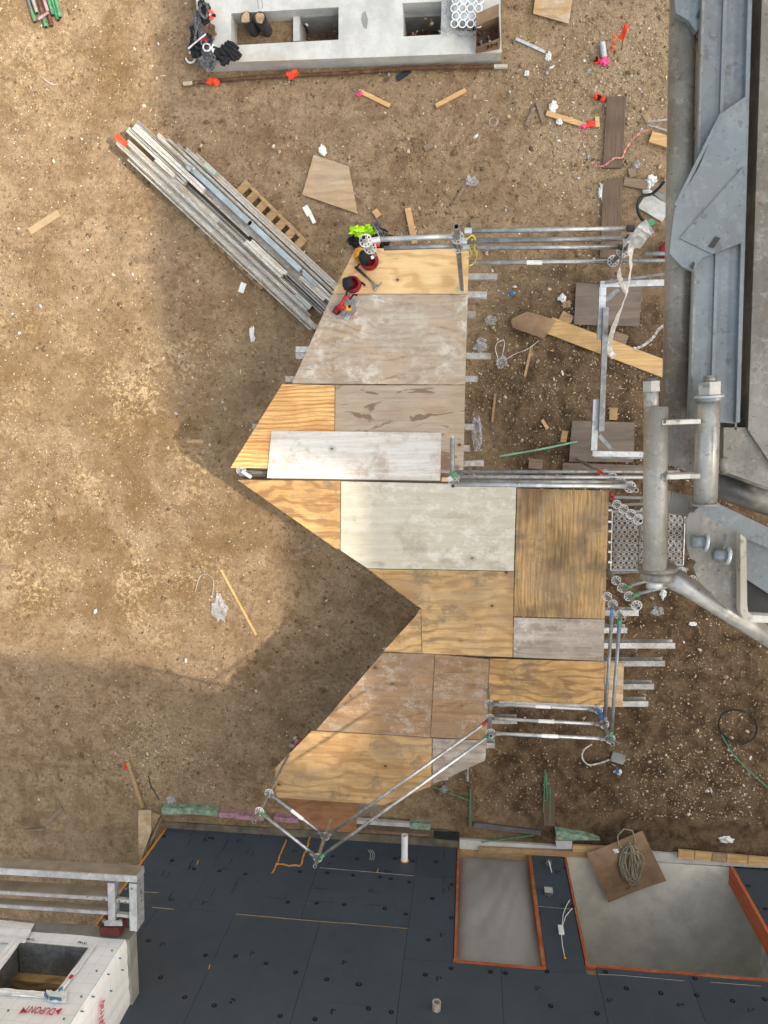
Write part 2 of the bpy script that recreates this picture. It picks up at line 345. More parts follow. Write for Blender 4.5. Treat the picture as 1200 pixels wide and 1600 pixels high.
# plywood kinds
M['ply_new'] = ply('fresh plywood', (.72, .52, .27), (.47, .28, .11), rings=9, stripe=14, line=.5, knots=.2, fibre=.6)
M['ply_orange'] = ply('orange grained plywood', (.72, .47, .20), (.42, .18, .05), rings=3.5, stripe=115, line=.55, knots=.05, fibre=1.5)
M['ply_grey'] = ply('weathered plywood', (.42, .32, .225), (.23, .165, .11), rings=10, stripe=24, line=.6, gray=((.37, .32, .255), .55), dust=.9, knots=.35, streak=((.44, .29, .19), .5))
M['ply_stain'] = ply('grey plywood with wet stains', (.41, .32, .22), (.27, .19, .125), rings=3, stripe=25, line=.3, gray=((.36, .305, .235), .55), knots=.15, wet=((.14, .085, .05), .8), streak=((.26, .18, .12), .6))
M['ply_white'] = ply('whitewashed plywood', (.50, .45, .37), (.30, .23, .15), rings=2, stripe=20, line=.2, gray=((.56, .545, .51), .95), dust=.85, stain=((.27, .18, .11), .55), streak=((.33, .24, .16), .5), knots=.3, fibre=.55)
M['ply_pale'] = ply('pale grey plywood', (.47, .435, .345), (.31, .27, .20), rings=2, stripe=15, line=.2, gray=((.45, .42, .335), .9), dust=.6, knots=.4, stain=((.27, .24, .175), .6), streak=((.31, .275, .205), .35), fibre=.35)
M['ply_gold'] = ply('golden stained plywood', (.56, .345, .14), (.24, .13, .05), rings=7, stripe=30, line=.6, knots=.45, stain=((.13, .105, .07), .65), streak=((.20, .13, .065), .5))
M['ply_brown'] = ply('brown burnt grain plywood', (.50, .31, .135), (.10, .062, .03), ang=90, rings=6, stripe=105, line=.24, knots=.45, bands=.7, gray=((.25, .20, .135), .35), stain=((.15, .11, .065), .8), fibre=1.3)
M['ply_knot'] = ply('honey plywood with knots', (.58, .38, .17), (.29, .16, .065), rings=6, stripe=30, line=.5, knots=.85, gray=((.33, .25, .155), .3), bands=.45, stain=((.17, .13, .085), .85), streak=((.24, .17, .10), .35))
M['ply_mid'] = ply('brown knotty plywood', (.35, .215, .11), (.17, .10, .05), rings=4, stripe=30, line=.35, gray=((.27, .19, .12), .35), dust=.35, knots=.98, streak=((.20, .12, .07), .5))
M['ply_ash'] = ply('ash grey plywood', (.35, .28, .21), (.20, .14, .10), rings=3, stripe=30, line=.3, gray=((.34, .30, .25), .75), stain=((.10, .06, .045), .65), dust=.5, knots=.6, streak=((.18, .13, .10), .6))
M['ply_dark'] = ply('old dark plywood', (.20, .155, .12), (.10, .072, .052), rings=4, stripe=30, line=.4, gray=((.19, .155, .125), .6), knots=.2)
M['ply_red'] = ply('reddish plywood', (.30, .15, .07), (.15, .065, .03), rings=6, stripe=25, line=.4, knots=.5, bands=.5)
M['ply_ground'] = ply('ground plywood', (.56, .39, .205), (.33, .195, .085), rings=5, stripe=40, line=.5, knots=.15, gray=((.36, .29, .21), .5), dust=.4)
# ------------------------------------------------------------------ ground
def vnoise(x, y, f, seed):
    r = np.random.default_rng(seed).random((256, 256)); X = x*f; Y = y*f
    xi = np.floor(X).astype(int); yi = np.floor(Y).astype(int); fx = X-xi; fy = Y-yi
    fx = fx*fx*(3-2*fx); fy = fy*fy*(3-2*fy); g = lambda i, j: r[i & 255, j & 255]
    return (g(xi, yi)*(1-fx)+g(xi+1, yi)*fx)*(1-fy)+(g(xi, yi+1)*(1-fx)+g(xi+1, yi+1)*fx)*fy
def fbm(x, y, f, seed, octv=4, gain=.5):
    s = 0; a = 1; n = 0
    for o in range(octv): s = s+a*vnoise(x, y, f*2**o, seed+o); n += a; a *= gain
    return s/n
def pm(x, y, px, py, r):                              # soft disc round the place that shows at a picture point
    c = P(px, py); return np.clip(1-np.hypot(x-c.x, y-c.y)/r, 0, 1)
FOOT_PIT = [P(*q) for q in ((640, -22), (700, -25), (698, 62), (622, 65))], [P(*q) for q in ((462, -8), (537, -12), (537, 70), (462, 74))]
def gheight(x, y):
    rel = fbm(x, y, .35, 11, 3)*.05-.025
    big = fbm(x, y, 1.7, 31, 3)*.045-.0225
    fine = fbm(x, y, 7.0, 51, 4, .65)*.060-.030
    rough = .55+.9*np.clip(fbm(x, y, .5, 81, 3)*2.2-.7, 0, 1)
    return rel*.4+(big*.5+fine)*rough*.75-.012
n_x, n_y = 520, 640
gx = np.linspace(-9.6, 7.4, n_x); gy = np.linspace(-8.6, 9.6, n_y)
X, Y = np.meshgrid(gx, gy); Z = gheight(X, Y)
for q in FOOT_PIT:
    x0 = min(p.x for p in q); x1 = max(p.x for p in q); y0 = min(p.y for p in q); y1 = max(p.y for p in q)
    Z = np.where((X > x0) & (X < x1) & (Y > y0) & (Y < y1), -0.55, Z)
edge = np.minimum(np.minimum(X-gx[0], gx[-1]-X), np.minimum(Y-gy[0], gy[-1]-Y)); Z = np.where(edge < .03, -.05, Z)
me = bpy.data.meshes.new('ground')
vs = np.stack([X.ravel(), Y.ravel(), Z.ravel()], 1)
idx = np.arange(n_x*n_y).reshape(n_y, n_x)
fs = np.stack([idx[:-1, :-1].ravel(), idx[:-1, 1:].ravel(), idx[1:, 1:].ravel(), idx[1:, :-1].ravel()], 1)
far = np.array([[-250, -250, -.05], [250, -250, -.05], [250, 250, -.05], [-250, 250, -.05], [gx[0], gy[0], -.05], [gx[-1], gy[0], -.05], [gx[-1], gy[-1], -.05], [gx[0], gy[-1], -.05]])
nb = len(vs); vs = np.vstack([vs, far])
fs = np.vstack([fs, nb+np.array([[0, 1, 5, 4], [1, 2, 6, 5], [2, 3, 7, 6], [3, 0, 4, 7]])])
me.vertices.add(len(vs)); me.vertices.foreach_set('co', vs.ravel())
me.loops.add(len(fs)*4); me.loops.foreach_set('vertex_index', fs.ravel().astype(np.int32))
me.polygons.add(len(fs)); me.polygons.foreach_set('loop_start', np.arange(0, len(fs)*4, 4, dtype=np.int32)); me.polygons.foreach_set('loop_total', np.full(len(fs), 4, dtype=np.int32))
me.update(); me.validate(); me.shade_smooth()
# soil kinds: dug-over moist soil round the works, pale gravelly crust on the trodden yard
def masks(x, y):
    w = fbm(x, y, 1.1, 201, 4)-.5
    moist = np.clip((x+w*2.0-(-.1))/1.0, 0, 1)*np.clip((2.75+w*2.2-y)/1.4, 0, 1)
    moist = np.maximum(moist, .55*np.clip((-2.6+w*1.5-y)/1.2, 0, 1)*np.clip((x+w+1.2)/1.0, 0, 1))
    crust = np.clip((-3.2+w*1.8-x)/1.6, 0, 1)*np.clip((3.2+w*3-y)/2.2, 0, 1)*np.clip((y+4.6+w*2)/1.0, 0, 1)
    crust = np.maximum(crust, .7*np.clip((-4.6+w*2-x)/1.5, 0, 1)*np.clip((y-3)/2, 0, 1))
    grav = np.maximum.reduce([pm(x, y, 960, 110, 1.5), pm(x, y, 900, 220, 1.3), .9*pm(x, y, 1010, 60, 1.2), .7*pm(x, y, 240, 1180, 1.2), .8*pm(x, y, 1090, 1220, 1.6), .5*pm(x, y, 850, 600, 2.2), .8*pm(x, y, 845, 1225, .5)])
    return moist, crust, grav
mo, cr, gr = masks(vs[:, 0], vs[:, 1])
for nm, a in (('moist', mo), ('crust', cr), ('grav', gr)):
    at = me.attributes.new(nm, 'FLOAT', 'POINT'); at.data.foreach_set('value', a.astype(np.float32))
t = NT('bare soil', .95, 0, .12); v = t.obj(False)
def attr(n): a = t.new('ShaderNodeAttribute'); a.attribute_name = n; return a.outputs['Fac']
n0 = t.noise(t.map(v, loc=(2, 8, 0)), 1.0, 7, .7); n1 = t.noise(v, .55, 5, .6); n2 = t.noise(v, 3.2, 6, .68, .4); n3 = t.noise(v, 16, 5, .7); n4 = t.noise(v, 70, 3, .6)
k = t.mix(t.step(n2, .33, .66), (.205, .135, .075), (.335, .238, .145))
k = t.mix(t.step(n1, .42, .62, 0, .55), k, (.300, .218, .135))
k = t.mix(t.step(n3, .34, .48, .55, 0), k, (.088, .052, .027))  # low spots of the noise darkened, crevice shade put into the colour
k = t.mix(t.ma('MULTIPLY', t.step(n3, .52, .68), t.step(n2, .40, .62, .15, .7)), k, (.43, .32, .20))
k = t.mix(t.step(n0, .50, .66, 0, .55), k, (.150, .094, .050)); k = t.mix(t.step(n0, .46, .34, 0, .5), k, (.36, .27, .175))
k = t.mix(t.step(t.noise(t.map(v, loc=(12, 3, 0)), 2.3, 4, .6), .64, .74, 0, .75), k, (.075, .045, .025))  # dark pockets in the colour stand for shaded holes
st = t.noise(t.map(v, (.5, 5, 1), rot=(0, 0, -.75)), 1.0, 5, .65); k = t.mix(t.step(st, .55, .70, 0, .4), k, (.125, .082, .048))
# pressed-in pale grit
vv = t.vor(v, 34); vc = t.new('ShaderNodeSeparateColor'); t.put(vc.inputs[0], t.vor(v, 34, 'Color'))
grit = t.ma('MULTIPLY', t.step(vv, .25, .42, 1, 0), t.ma('GREATER_THAN', vc.outputs[0], .55))
cl = t.step(t.noise(t.map(v, loc=(5, 5, 5)), 1.1, 9, .74), .46, .60)
cluster = t.ma('MULTIPLY', attr('crust'), cl)
fl = t.noise(v, 13, 8, .78); wide = t.step(t.noise(t.map(v, loc=(5, 5, 5)), .8, 9, .72), .47, .60)
k = t.mix(t.ma('MULTIPLY', attr('crust'), t.step(t.noise(t.map(v, loc=(1, 4, 0)), .9, 5, .6), .44, .60, 0, .85)), k, (.175, .107, .048))
k = t.mix(t.ma('MULTIPLY', t.step(fl, .50, .545), t.ma('MULTIPLY', t.ma('MULTIPLY', attr('crust'), wide), .9)), k, t.mix(n4, (.45, .325, .18), (.60, .45, .27)))
k = t.mix(t.ma('MULTIPLY', grit, t.ma('MULTIPLY', cluster, .8)), k, (.62, .50, .33))
k = t.mix(t.ma('MULTIPLY', t.ma('SUBTRACT', 1.0, cl, True), t.ma('MULTIPLY', attr('crust'), .35)), k, (.19, .12, .055))
# gravelly spread
k = t.mix(t.ma('MULTIPLY', attr('grav'), t.step(n3, .42, .6, .1, .75)), k, (.40, .31, .19))
k = t.mix(t.ma('MULTIPLY', grit, t.ma('MULTIPLY', attr('grav'), .75)), k, (.58, .48, .32))
# moist soil
wetc = t.mix(t.step(n2, .35, .65), (.036, .021, .012), (.095, .059, .034))
k = t.mix(t.ma('MULTIPLY', attr('moist'), t.step(n2, .30, .62, .92, .7)), k, wetc)
sv = t.vor(v, 75); sc_ = t.new('ShaderNodeSeparateColor'); t.put(sc_.inputs[0], t.vor(v, 75, 'Color'))
k = t.mix(t.ma('MULTIPLY', t.step(sv, .2, .4, 1, 0), t.ma('MULTIPLY', t.ma('GREATER_THAN', sc_.outputs[0], .88), t.step(t.noise(t.map(v, loc=(3, 9, 9)), 1.4, 6, .7), .46, .60, .12, 1))), k, (.44, .35, .23))
k = t.mix(t.step(n4, .3, .5, .45, 0), k, (.07, .042, .022))
cr1 = t.noise(t.map(v, loc=(6, 6, 6)), 7.5, 8, .72); k = t.mix(t.step(cr1, .45, .34, 0, .6), k, t.mix(.5, k, (.06, .034, .016))); k = t.mix(t.step(cr1, .58, .68, 0, .2), k, (.42, .31, .18))
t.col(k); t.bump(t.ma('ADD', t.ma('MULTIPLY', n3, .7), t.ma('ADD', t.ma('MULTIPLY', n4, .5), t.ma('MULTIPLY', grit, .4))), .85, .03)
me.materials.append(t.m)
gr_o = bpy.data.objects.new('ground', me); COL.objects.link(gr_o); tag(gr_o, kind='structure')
def gz(x, y): return float(gheight(np.array([x]), np.array([y]))[0])
# loose grit and pebbles: nobody could count them
ico = [(0, 0, -1), (.72, -.53, -.45), (-.28, -.85, -.45), (-.89, 0, -.45), (-.28, .85, -.45), (.72, .53, -.45), (.28, -.85, .45), (-.72, -.53, .45), (-.72, .53, .45), (.28, .85, .45), (.89, 0, .45), (0, 0, 1)]
icf = [(0, 1, 2), (1, 0, 5), (0, 2, 3), (0, 3, 4), (0, 4, 5), (1, 5, 10), (2, 1, 6), (3, 2, 7), (4, 3, 8), (5, 4, 9), (1, 10, 6), (2, 6, 7), (3, 7, 8), (4, 8, 9), (5, 9, 10), (6, 10, 11), (7, 6, 11), (8, 7, 11), (9, 8, 11), (10, 9, 11)]
ICO = np.array(ico); ICF = np.array(icf)
def scatter(name, xs, ys, size, asp, mats, flat=.6, sink=.3):
    n = len(xs); V = np.empty((n, 12, 3)); rot = rng.random(n)*6.283; zz = gheight(xs, ys)
    base = ICO[None]*(1+(rng.random((n, 12, 1))-.5)*.55)
    sx = size*(1+(asp-1)*rng.random(n)); sy = size*(.7+.4*rng.random(n)); sz = size*flat*(.7+.5*rng.random(n))
    x = base[:, :, 0]*sx[:, None]; y = base[:, :, 1]*sy[:, None]; c = np.cos(rot)[:, None]; s = np.sin(rot)[:, None]
    V[:, :, 0] = xs[:, None]+x*c-y*s; V[:, :, 1] = ys[:, None]+x*s+y*c; V[:, :, 2] = zz[:, None]+(base[:, :, 2]+1-2*sink)*sz[:, None]
    Fc = (ICF[None]+np.arange(n)[:, None, None]*12).reshape(-1, 3)
    m = bpy.data.meshes.new(name); m.vertices.add(n*12); m.vertices.foreach_set('co', V.ravel())
    m.loops.add(len(Fc)*3); m.loops.foreach_set('vertex_index', Fc.ravel().astype(np.int32)); m.polygons.add(len(Fc))
    m.polygons.foreach_set('loop_start', np.arange(0, len(Fc)*3, 3, dtype=np.int32)); m.polygons.foreach_set('loop_total', np.full(len(Fc), 3, dtype=np.int32))
    for mm in mats: m.materials.append(mm)
    m.polygons.foreach_set('material_index', np.repeat(rng.integers(0, len(mats), n), 20).astype(np.int32)); m.update()
    o = bpy.data.objects.new(name, m); COL.objects.link(o); tag(o, kind='stuff'); return o
peb = [plain('pebble', c, .9, 0, .2, 12) for c in ((.42, .33, .21), (.34, .26, .17), (.50, .41, .28), (.24, .175, .11), (.56, .48, .36))]
clod = [plain('soil crumb', c, .95, 0, .3, 12) for c in ((.20, .135, .075), (.135, .085, .046), (.27, .19, .115))]
chip = [plain('wood chip', c, .85, 0, .2, 12) for c in ((.52, .36, .19), (.40, .27, .14), (.62, .48, .30), (.30, .17, .09))]
scrap = [plain('pale scrap', c, .8, 0, .15, 12) for c in ((.55, .55, .54), (.42, .42, .42), (.66, .64, .60), (.35, .36, .38))]
def cand(n): return rng.uniform(-8.3, 6.0, n), rng.uniform(-7.0, 8.2, n)
x, y = cand(90000); mo, cr, gr = masks(x, y); dens = .06+.85*gr+.35*cr*fbm(x, y, 2.1, 401, 3)+.10*mo+.55*np.clip(fbm(x, y, .8, 433, 6, .62)*3.2-1.85, 0, 1)
k = rng.random(len(x)) < dens; x = x[k]; y = y[k]; s = .006+.010*rng.random(len(x))**3
scatter('gravel', x, y, s, 1.6, peb)
x, y = cand(60000); k = rng.random(len(x)) < .25+.5*np.clip(fbm(x, y, 1.5, 501, 4)*3-1.5, 0, 1); x = x[k]; y = y[k]
scatter('soil_crumbs', x, y, .007+.014*rng.random(len(x))**2.5, 1.5, clod, .6, .4)
x, y = cand(26000); mo, cr, gr = masks(x, y); k = rng.random(len(x)) < .015+.05*(x > .2)*(np.abs(y) < 6)+.35*pm(x, y, 1060, 1230, 1.7)+.25*pm(x, y, 780, 1190, .9)+.2*pm(x, y, 940, 200, 1.6); x = x[k]; y = y[k]
scatter('wood_chips', x, y, .005+.005*rng.random(len(x)), 6.0, chip, .35, .1)
x, y = cand(20000); k = rng.random(len(x)) < .008+.03*(x > 0)*(y > -2.5)*(y < 3)+.45*np.maximum.reduce([.5*pm(x, y, 1060, 1210, 1.0), pm(x, y, 1150, 1215, 1.0), .8*pm(x, y, 1085, 1270, .8), .5*pm(x, y, 900, 190, 1.5), .4*pm(x, y, 1000, 250, 1.1), .25*pm(x, y, 800, 430, 1.2), .9*pm(x, y, 1110, 1305, .7), .5*pm(x, y, 250, 1170, .5)]); x = x[k]; y = y[k]
scatter('plaster_crumbs', x, y, .008+.024*rng.random(len(x))**3, 2.0, scrap, .35, .1)
x, y = cand(16000); k = rng.random(len(x)) < .04+.7*np.clip(fbm(x, y, 1.1, 601, 5, .65)*3-1.75, 0, 1); x = x[k]; y = y[k]
scatter('soil_clods', x, y, .014+.028*rng.random(len(x))**3, 1.5, clod, .65, .35)
x, y = cand(16000); mo, cr, gr = masks(x, y); k = rng.random(len(x)) < .012+.30*gr+.10*(y > 2)*np.clip(fbm(x, y, .9, 733, 4)*3-1.3, 0, 1); x = x[k]; y = y[k]
scatter('gravel', x, y, .013+.020*rng.random(len(x))**2.5, 1.5, peb, .6, .25)
# larger stones, each on its own
stone_m = []
for i in range(6):
    stone_m.append(mesh_of(MB().blob((0, 0, .35), (1, .8, .6), .35, 2, i+3, 1.2), 'stone', peb[i % 5]))
spots = [(617, 450), (440, 118), (237, 103), (133, 110), (210, 75), (437, 237), (497, 108), (545, 245), (697, 58), (696, 250), (427, 228), (525, 227), (471, 237), (426, 246), (638, 217), (640, 225), (638, 236), (741, 152), (682, 156), (755, 200), (745, 180), (885, 52), (640, 335), (571, 377), (655, 325), (593, 225), (430, 295), (270, 190), (225, 165), (77, 195), (612, 62), (205, 1245), (1015, 1190), (1117, 1190), (400, 1080), (337, 1045), (150, 660), (200, 830), (60, 760), (330, 690), (300, 590), (262, 700), (352, 640), (310, 470), (255, 560), (500, 1000), (590, 1060), (470, 1080), (330, 1230), (370, 1190), (290, 1150), (180, 1200), (60, 1250), (420, 940), (655, 130), (600, 300), (690, 320), (780, 250), (830, 160), (820, 330), (680, 230), (520, 360)]
for i in range(70): spots.append((random.uniform(10, 1030), random.uniform(5, 380))) if i < 40 else spots.append((random.uniform(10, 430), random.uniform(420, 1230)))
for i, (px, py) in enumerate(spots):
    p = P(px, py); p.z = gz(p.x, p.y)-.006; s = random.uniform(.018, .034) if i < 60 else random.uniform(.012, .024)
    inst('stone', stone_m[i % 6], None, p, (0, 0, random.random()*6.28), s, label='small pale stone lying loose on the bare brown dirt', cat='stone', group='stones on the dirt')
# ------------------------------------------------------------------ unseen sheet added beside the yard, cut so its outline draws the shade
H_W = 17.0; off = Vector((SUN.x/SUN.z, SUN.y/SUN.z, 0))*H_W
sh = [P(*q) for q in ((262, -500), (240, 300), (236, 420), (266, 650), (440, 690), (455, 1050), (400, 1092), (200, 1040), (0, 1020), (-420, 930), (-420, 2300))]
top = [Vector((q.x, q.y, 0))+off for q in sh]
xr = max(q.x for q in top)+9
poly = top[:-1]+[Vector((top[-2].x, -14, 0)), Vector((xr, -14, 0)), Vector((xr, top[0].y, 0))]
shade_roof = thing('added_shade_roof', (12, 0, 0), 'tall shade roof of translucent white sheeting added unseen beside the yard to shade it', 'shade roof')
t = NT('translucent sheeting', .6); tb = t.new('ShaderNodeBsdfTranslucent'); tb.inputs[0].default_value = (.95, .93, .90, 1); mx = t.new('ShaderNodeMixShader'); mx.inputs[0].default_value = .62
t.b.inputs['Base Color'].default_value = (.8, .79, .77, 1); t.t.links.new(t.b.outputs[0], mx.inputs[1]); t.t.links.new(tb.outputs[0], mx.inputs[2]); t.t.links.new(mx.outputs[0], t.n['Material Output'].inputs[0])
MB().prism([Vector((q.x, q.y, H_W-.006)) for q in poly], (0, 0, .006)).build('shade_roof_sheet', t.m, shade_roof)
xb = max(q.x for q in top[:9])+.6
for yy in (-13, -7, 0, 7):
    for xx in (xb, xb+6, xr-.8): MB().box((xx, yy, H_W/2-.28), (.12, .12, H_W-.52)).build('post', M['galv'], shade_roof)
# ------------------------------------------------------------------ building with the black insulated wall
A0 = P(262, 1293, 0); B0 = P(1200, 1356, 0); U = (B0-A0).normalized(); N = Vector((-U.y, U.x, 0)); ZV = Vector((0, 0, 1))
def uh(px, py):
    q = PV(px, py, A0, N)-A0; return q.dot(U), q.z
def Wp(u, h, d=0.0): return A0+U*u+ZV*h+N*d
def wbox(mb, u0, u1, h0, h1, d0, d1): return mb.prism([Wp(u0, h0, d0), Wp(u1, h0, d0), Wp(u1, h1, d0), Wp(u0, h1, d0)], N*(d1-d0))
bld = thing('building', Wp(4, 0, -.3), 'unfinished building with black coated insulation boards on its wall and orange timber window frames', 'building')
uL = 0.0; uR = uh(1200, 1356)[0]+3.6; HT = 5.6
w1l = uh(718, 1340)[0]; w1r = uh(845, 1495)[0]; w1t = uh(780, 1506)[1]; w2l = uh(886, 1345)[0]; w2r = uh(1163, 1395)[0]; w2t = uh(1050, 1518)[1]
w2r2 = uh(1163, 1395)[0]
# structural wall behind the boards, in pieces round the openings
for (a, b, h0, h1) in ((uL+.01, w1l-.05, -.1, HT), (w1r+.05, w2l-.05, -.1, HT), (w2r+.05, uR, -.1, HT), (w1l-.048, w1r+.048, w1t+.05, HT), (w2l-.048, w2r+.048, w2t+.05, HT)):
    wbox(MB(), a, b, h0, h1, -.26, -.047).build('wall_panel', M['lumber_tan'], bld)
wbox(MB(), uL, uR, -.1, .03, -6.2, -.262).build('floor_slab', M['slab'], bld)
wbox(MB(), w1l-.04, w1r+.04, -.1, .028, -.262, -.02).build('threshold', M['slab'], bld)
wbox(MB(), w2l-.04, w2r+.04, -.1, .028, -.262, -.02).build('threshold', M['slab'], bld)
wbox(MB(), uL, uR, 2.9, 3.15, -6.2, -.264).build('upper_floor', M['slab'], bld)
wbox(MB(), uL, uR, .03, 2.9, -6.2, -6.0).build('back_wall', M['gyp'], bld)
wbox(MB(), uL+.02, uL+.2, .03, 2.9, -6.0, -.264).build('side_wall', M['gyp'], bld)
wbox(MB(), w2l-.42, w2l-.28, .03, 2.9, -6.0, -.264).build('side_wall', M['gyp'], bld)
wbox(MB(), w2r+.6, w2r+.75, .03, 2.9, -6.0, -.264).build('side_wall', M['gyp'], bld)
wbox(MB(), uL, uR, HT, HT+.12, -7, .05).build('roof_slab', M['concrete_g'], bld)
wbox(MB(), uL, uL+.2, 3.15, HT, -6.2, -.264).build('side_wall', M['gyp'], bld)
# insulation boards
boards = []
def board(u0, u1, h0, h1):
    g = .0022
    o = wbox(MB(), u0+g, u1-g, h0+g, h1-g, -.045, random.uniform(-.003, .001)).build('insulation_board', M['insul'], bld)
    boards.append((u0, u1, h0, h1, o)); return o
j1 = uh(350, 1322)[0]; j2 = uh(497, 1355)[0]; j3 = uh(648, 1368)[0]; q1 = uh(367, 1428)[0]; q2 = uh(500, 1441)[0]; q3 = uh(637, 1451)[0]; q4 = uh(783, 1520)[0]; q5 = uh(934, 1524)[0]
hA = uh(560, 1442)[1]; hB = uh(560, 1361)[1]; hC = uh(868, 1418)[1]; hD = hA+1.32; hE = hA+2.44
board(0, j1, 0, hA); board(j1, j2, 0, hA); board(j2, j3, 0, hB); board(j2, j3, hB, hA); board(j3, w1l-.05, 0, hB+.02); board(j3, w1l-.05, hB+.02, hA)
board(w1r+.05, w2l-.05, 0.06, hC); board(w1r+.05, w2l-.05, hC, w1t+.02)
hR = uh(1190, 1430)[1]
board(w2r+.05, w2r+1.27, .06, hR); board(w2r+.05, w2r+1.27, hR, w2t+.05); board(w2r+1.27, uR, .06, w2t+.05)
qL = q1-1.22
board(0, qL, hA, hE); board(qL, q1, hA, hE); board(q1, q2, hA, hE); board(q2, q3, hA, hD+.25); board(q2, q3, hD+.25, hE); board(q3, w1l-.05, hA, w1t+.05)
board(q3, q4, w1t+.05, hE); board(q4, q5, w1t+.05, hE); board(w1r+.05, w2l-.05, w1t+.02, w1t+.05)
board(q5, q5+1.22, w2t+.052, hE); board(q5+1.22, q5+2.44, w2t+.052, hE); board(q5+2.44, uR, w2t+.052, hE)
for i in range(9):
    a = i*1.22; b = min(uR, a+1.22)
    if a < uR: board(a, b, hE, HT)
# fasteners
dm = MB()
for rr, z0, z1 in ((.034, 0, .003),):
    dm.tube([(0, 0, z0), (0, 0, z1)], rr, 12)
d_me = mesh_of(dm, 'fastener_plate', M['print']); d2 = mesh_of(MB().tube([(0, 0, 0), (0, 0, .004)], .009, 8), 'screw_head', M['dot'])
Rn = N.to_track_quat('Z', 'Y').to_euler()
fast = [(200+a/3.3333, 1280+b/3.3333) for a, b in ((187, 90), (440, 100), (825, 105), (230, 215), (345, 260), (475, 270), (612, 286), (895, 273), (1037, 280), (1172, 293), (832, 433), (982, 438), (1126, 445), (1065, 193), (107, 634), (403, 710), (561, 713), (719, 751), (872, 798), (1035, 835), (170, 825), (296, 928), (449, 971), (793, 1025), (974, 1042), (1198, 860))]
fast += [(550+a/3.4286, 1300+b/3.4286) for a, b in ((27, 144), (229, 144), (325, 157), (451, 160), (150, 241), (208, 251), (307, 269), (432, 357), (535, 281), (175, 411), (289, 440), (533, 460), (409, 578), (531, 731), (393, 765), (742, 750), (822, 757), (1045, 748), (40, 817), (88, 946), (210, 965), (1064, 933), (970, 260), (1000, 437), (1143, 192), (1180, 398))]
fast += [(880+a/3.75, 1380+b/3.75) for a, b in ((248, 520), (370, 617), (572, 645), (782, 658), (771, 558), (993, 691), (1180, 681), (198, 763))]
fast += [(840+a/3.3333, 1180+b/3.3333) for a, b in ((1098, 680), (1185, 800))]
def host(u, h):
    for b in boards:
        if b[0] <= u <= b[1] and b[2] <= h <= b[3]: return b[4]
    return boards[0][4]
for px, py in fast:
    u, h = uh(px, py); o = host(u, h)
    inst('fastener_plate', d_me, o, Wp(u, h, .0015), Rn); inst('screw_head', d2, o, Wp(u, h, .0048), Rn)
# small printed marks on the boards: flat ink, too small to read
pmk = MB()
def streak(px, py, du, dh, n, w=.012):
    u, h = uh(px, py)
    for i in range(n):
        a = i/n+random.uniform(-.02, .02); uu = u+du*a; hh = h+dh*a; L = max(.012, math.hypot(du, dh)/n*random.uniform(.35, .8))
        if abs(dh) > abs(du): wbox(pmk, uu-w/2, uu+w/2, hh, hh+L, .0012, .0022)
        else: wbox(pmk, uu, uu+L, hh-w/2, hh+w/2, .0012, .0022)
for a, b in ((180, 641), (645, 690), (1122, 736), (545, 933), (1065, 988), (45, 875), (865, 160), (1045, 225), (400, 105), (325, 245), (495, 255), (225, 412), (395, 428), (578, 102), (425, 92)):
    px, py = 200+a/3.3333, 1280+b/3.3333; streak(px, py, 0, .10, 2, .03); streak(px+4, py+1, 0, .05, 1, .02)
for a, b in ((478, 543), (458, 773), (985, 827), (1092, 205), (1124, 382), (176, 203), (190, 205)):
    px, py = 550+a/3.4286, 1300+b/3.4286; streak(px, py, 0, .09, 2, .028); streak(px+5, py+1, 0, .05, 1, .02)
for a, b in ((255, 680), (665, 708), (1080, 737), (970, 350), (90, 310)):
    px, py = (880+a/3.75, 1380+b/3.75) if b > 400 else (200+a/3.3333, 1280+b/3.3333) if b == 350 else (550+a/3.4286, 1300+b/3.4286)
    streak(px, py, .10, 0, 2, .022); streak(px, py+3, .07, 0, 1, .015)
for a, b, L in ((325, 85, .5), (310, 135, .35), (400, 100, .4), (500, 150, .55), (620, 180, .5), (640, 195, .35), (560, 340, .4), (540, 385, .5), (215, 235, .45), (175, 295, .3), (205, 300, .25), (210, 415, .4), (435, 395, .4), (530, 230, .35), (690, 95, .25), (600, 90, .25), (320, 245, .35)):
    streak(200+a/3.3333, 1280+b/3.3333, 0, -L*.55, 8, .012)
for a, b, L in ((495, 110, .3), (490, 240, .4), (520, 290, .25), (490, 300, .3)): streak(550+a/3.4286, 1300+b/3.4286, 0, L*.5, 7, .012)
for a, b, L in ((70, 388, .7), (90, 320, .3)): streak(550+a/3.4286, 1300+b/3.4286, L*.7, 0, 9, .010)
for a, b, L in ((700, 405, .9), (945, 425, .9), (975, 360, .5)): streak(200+a/3.3333, 1280+b/3.3333, L*.45, 0, 9, .010)
pmk.build('printed_mark', M['print'], bld, kind='stuff')
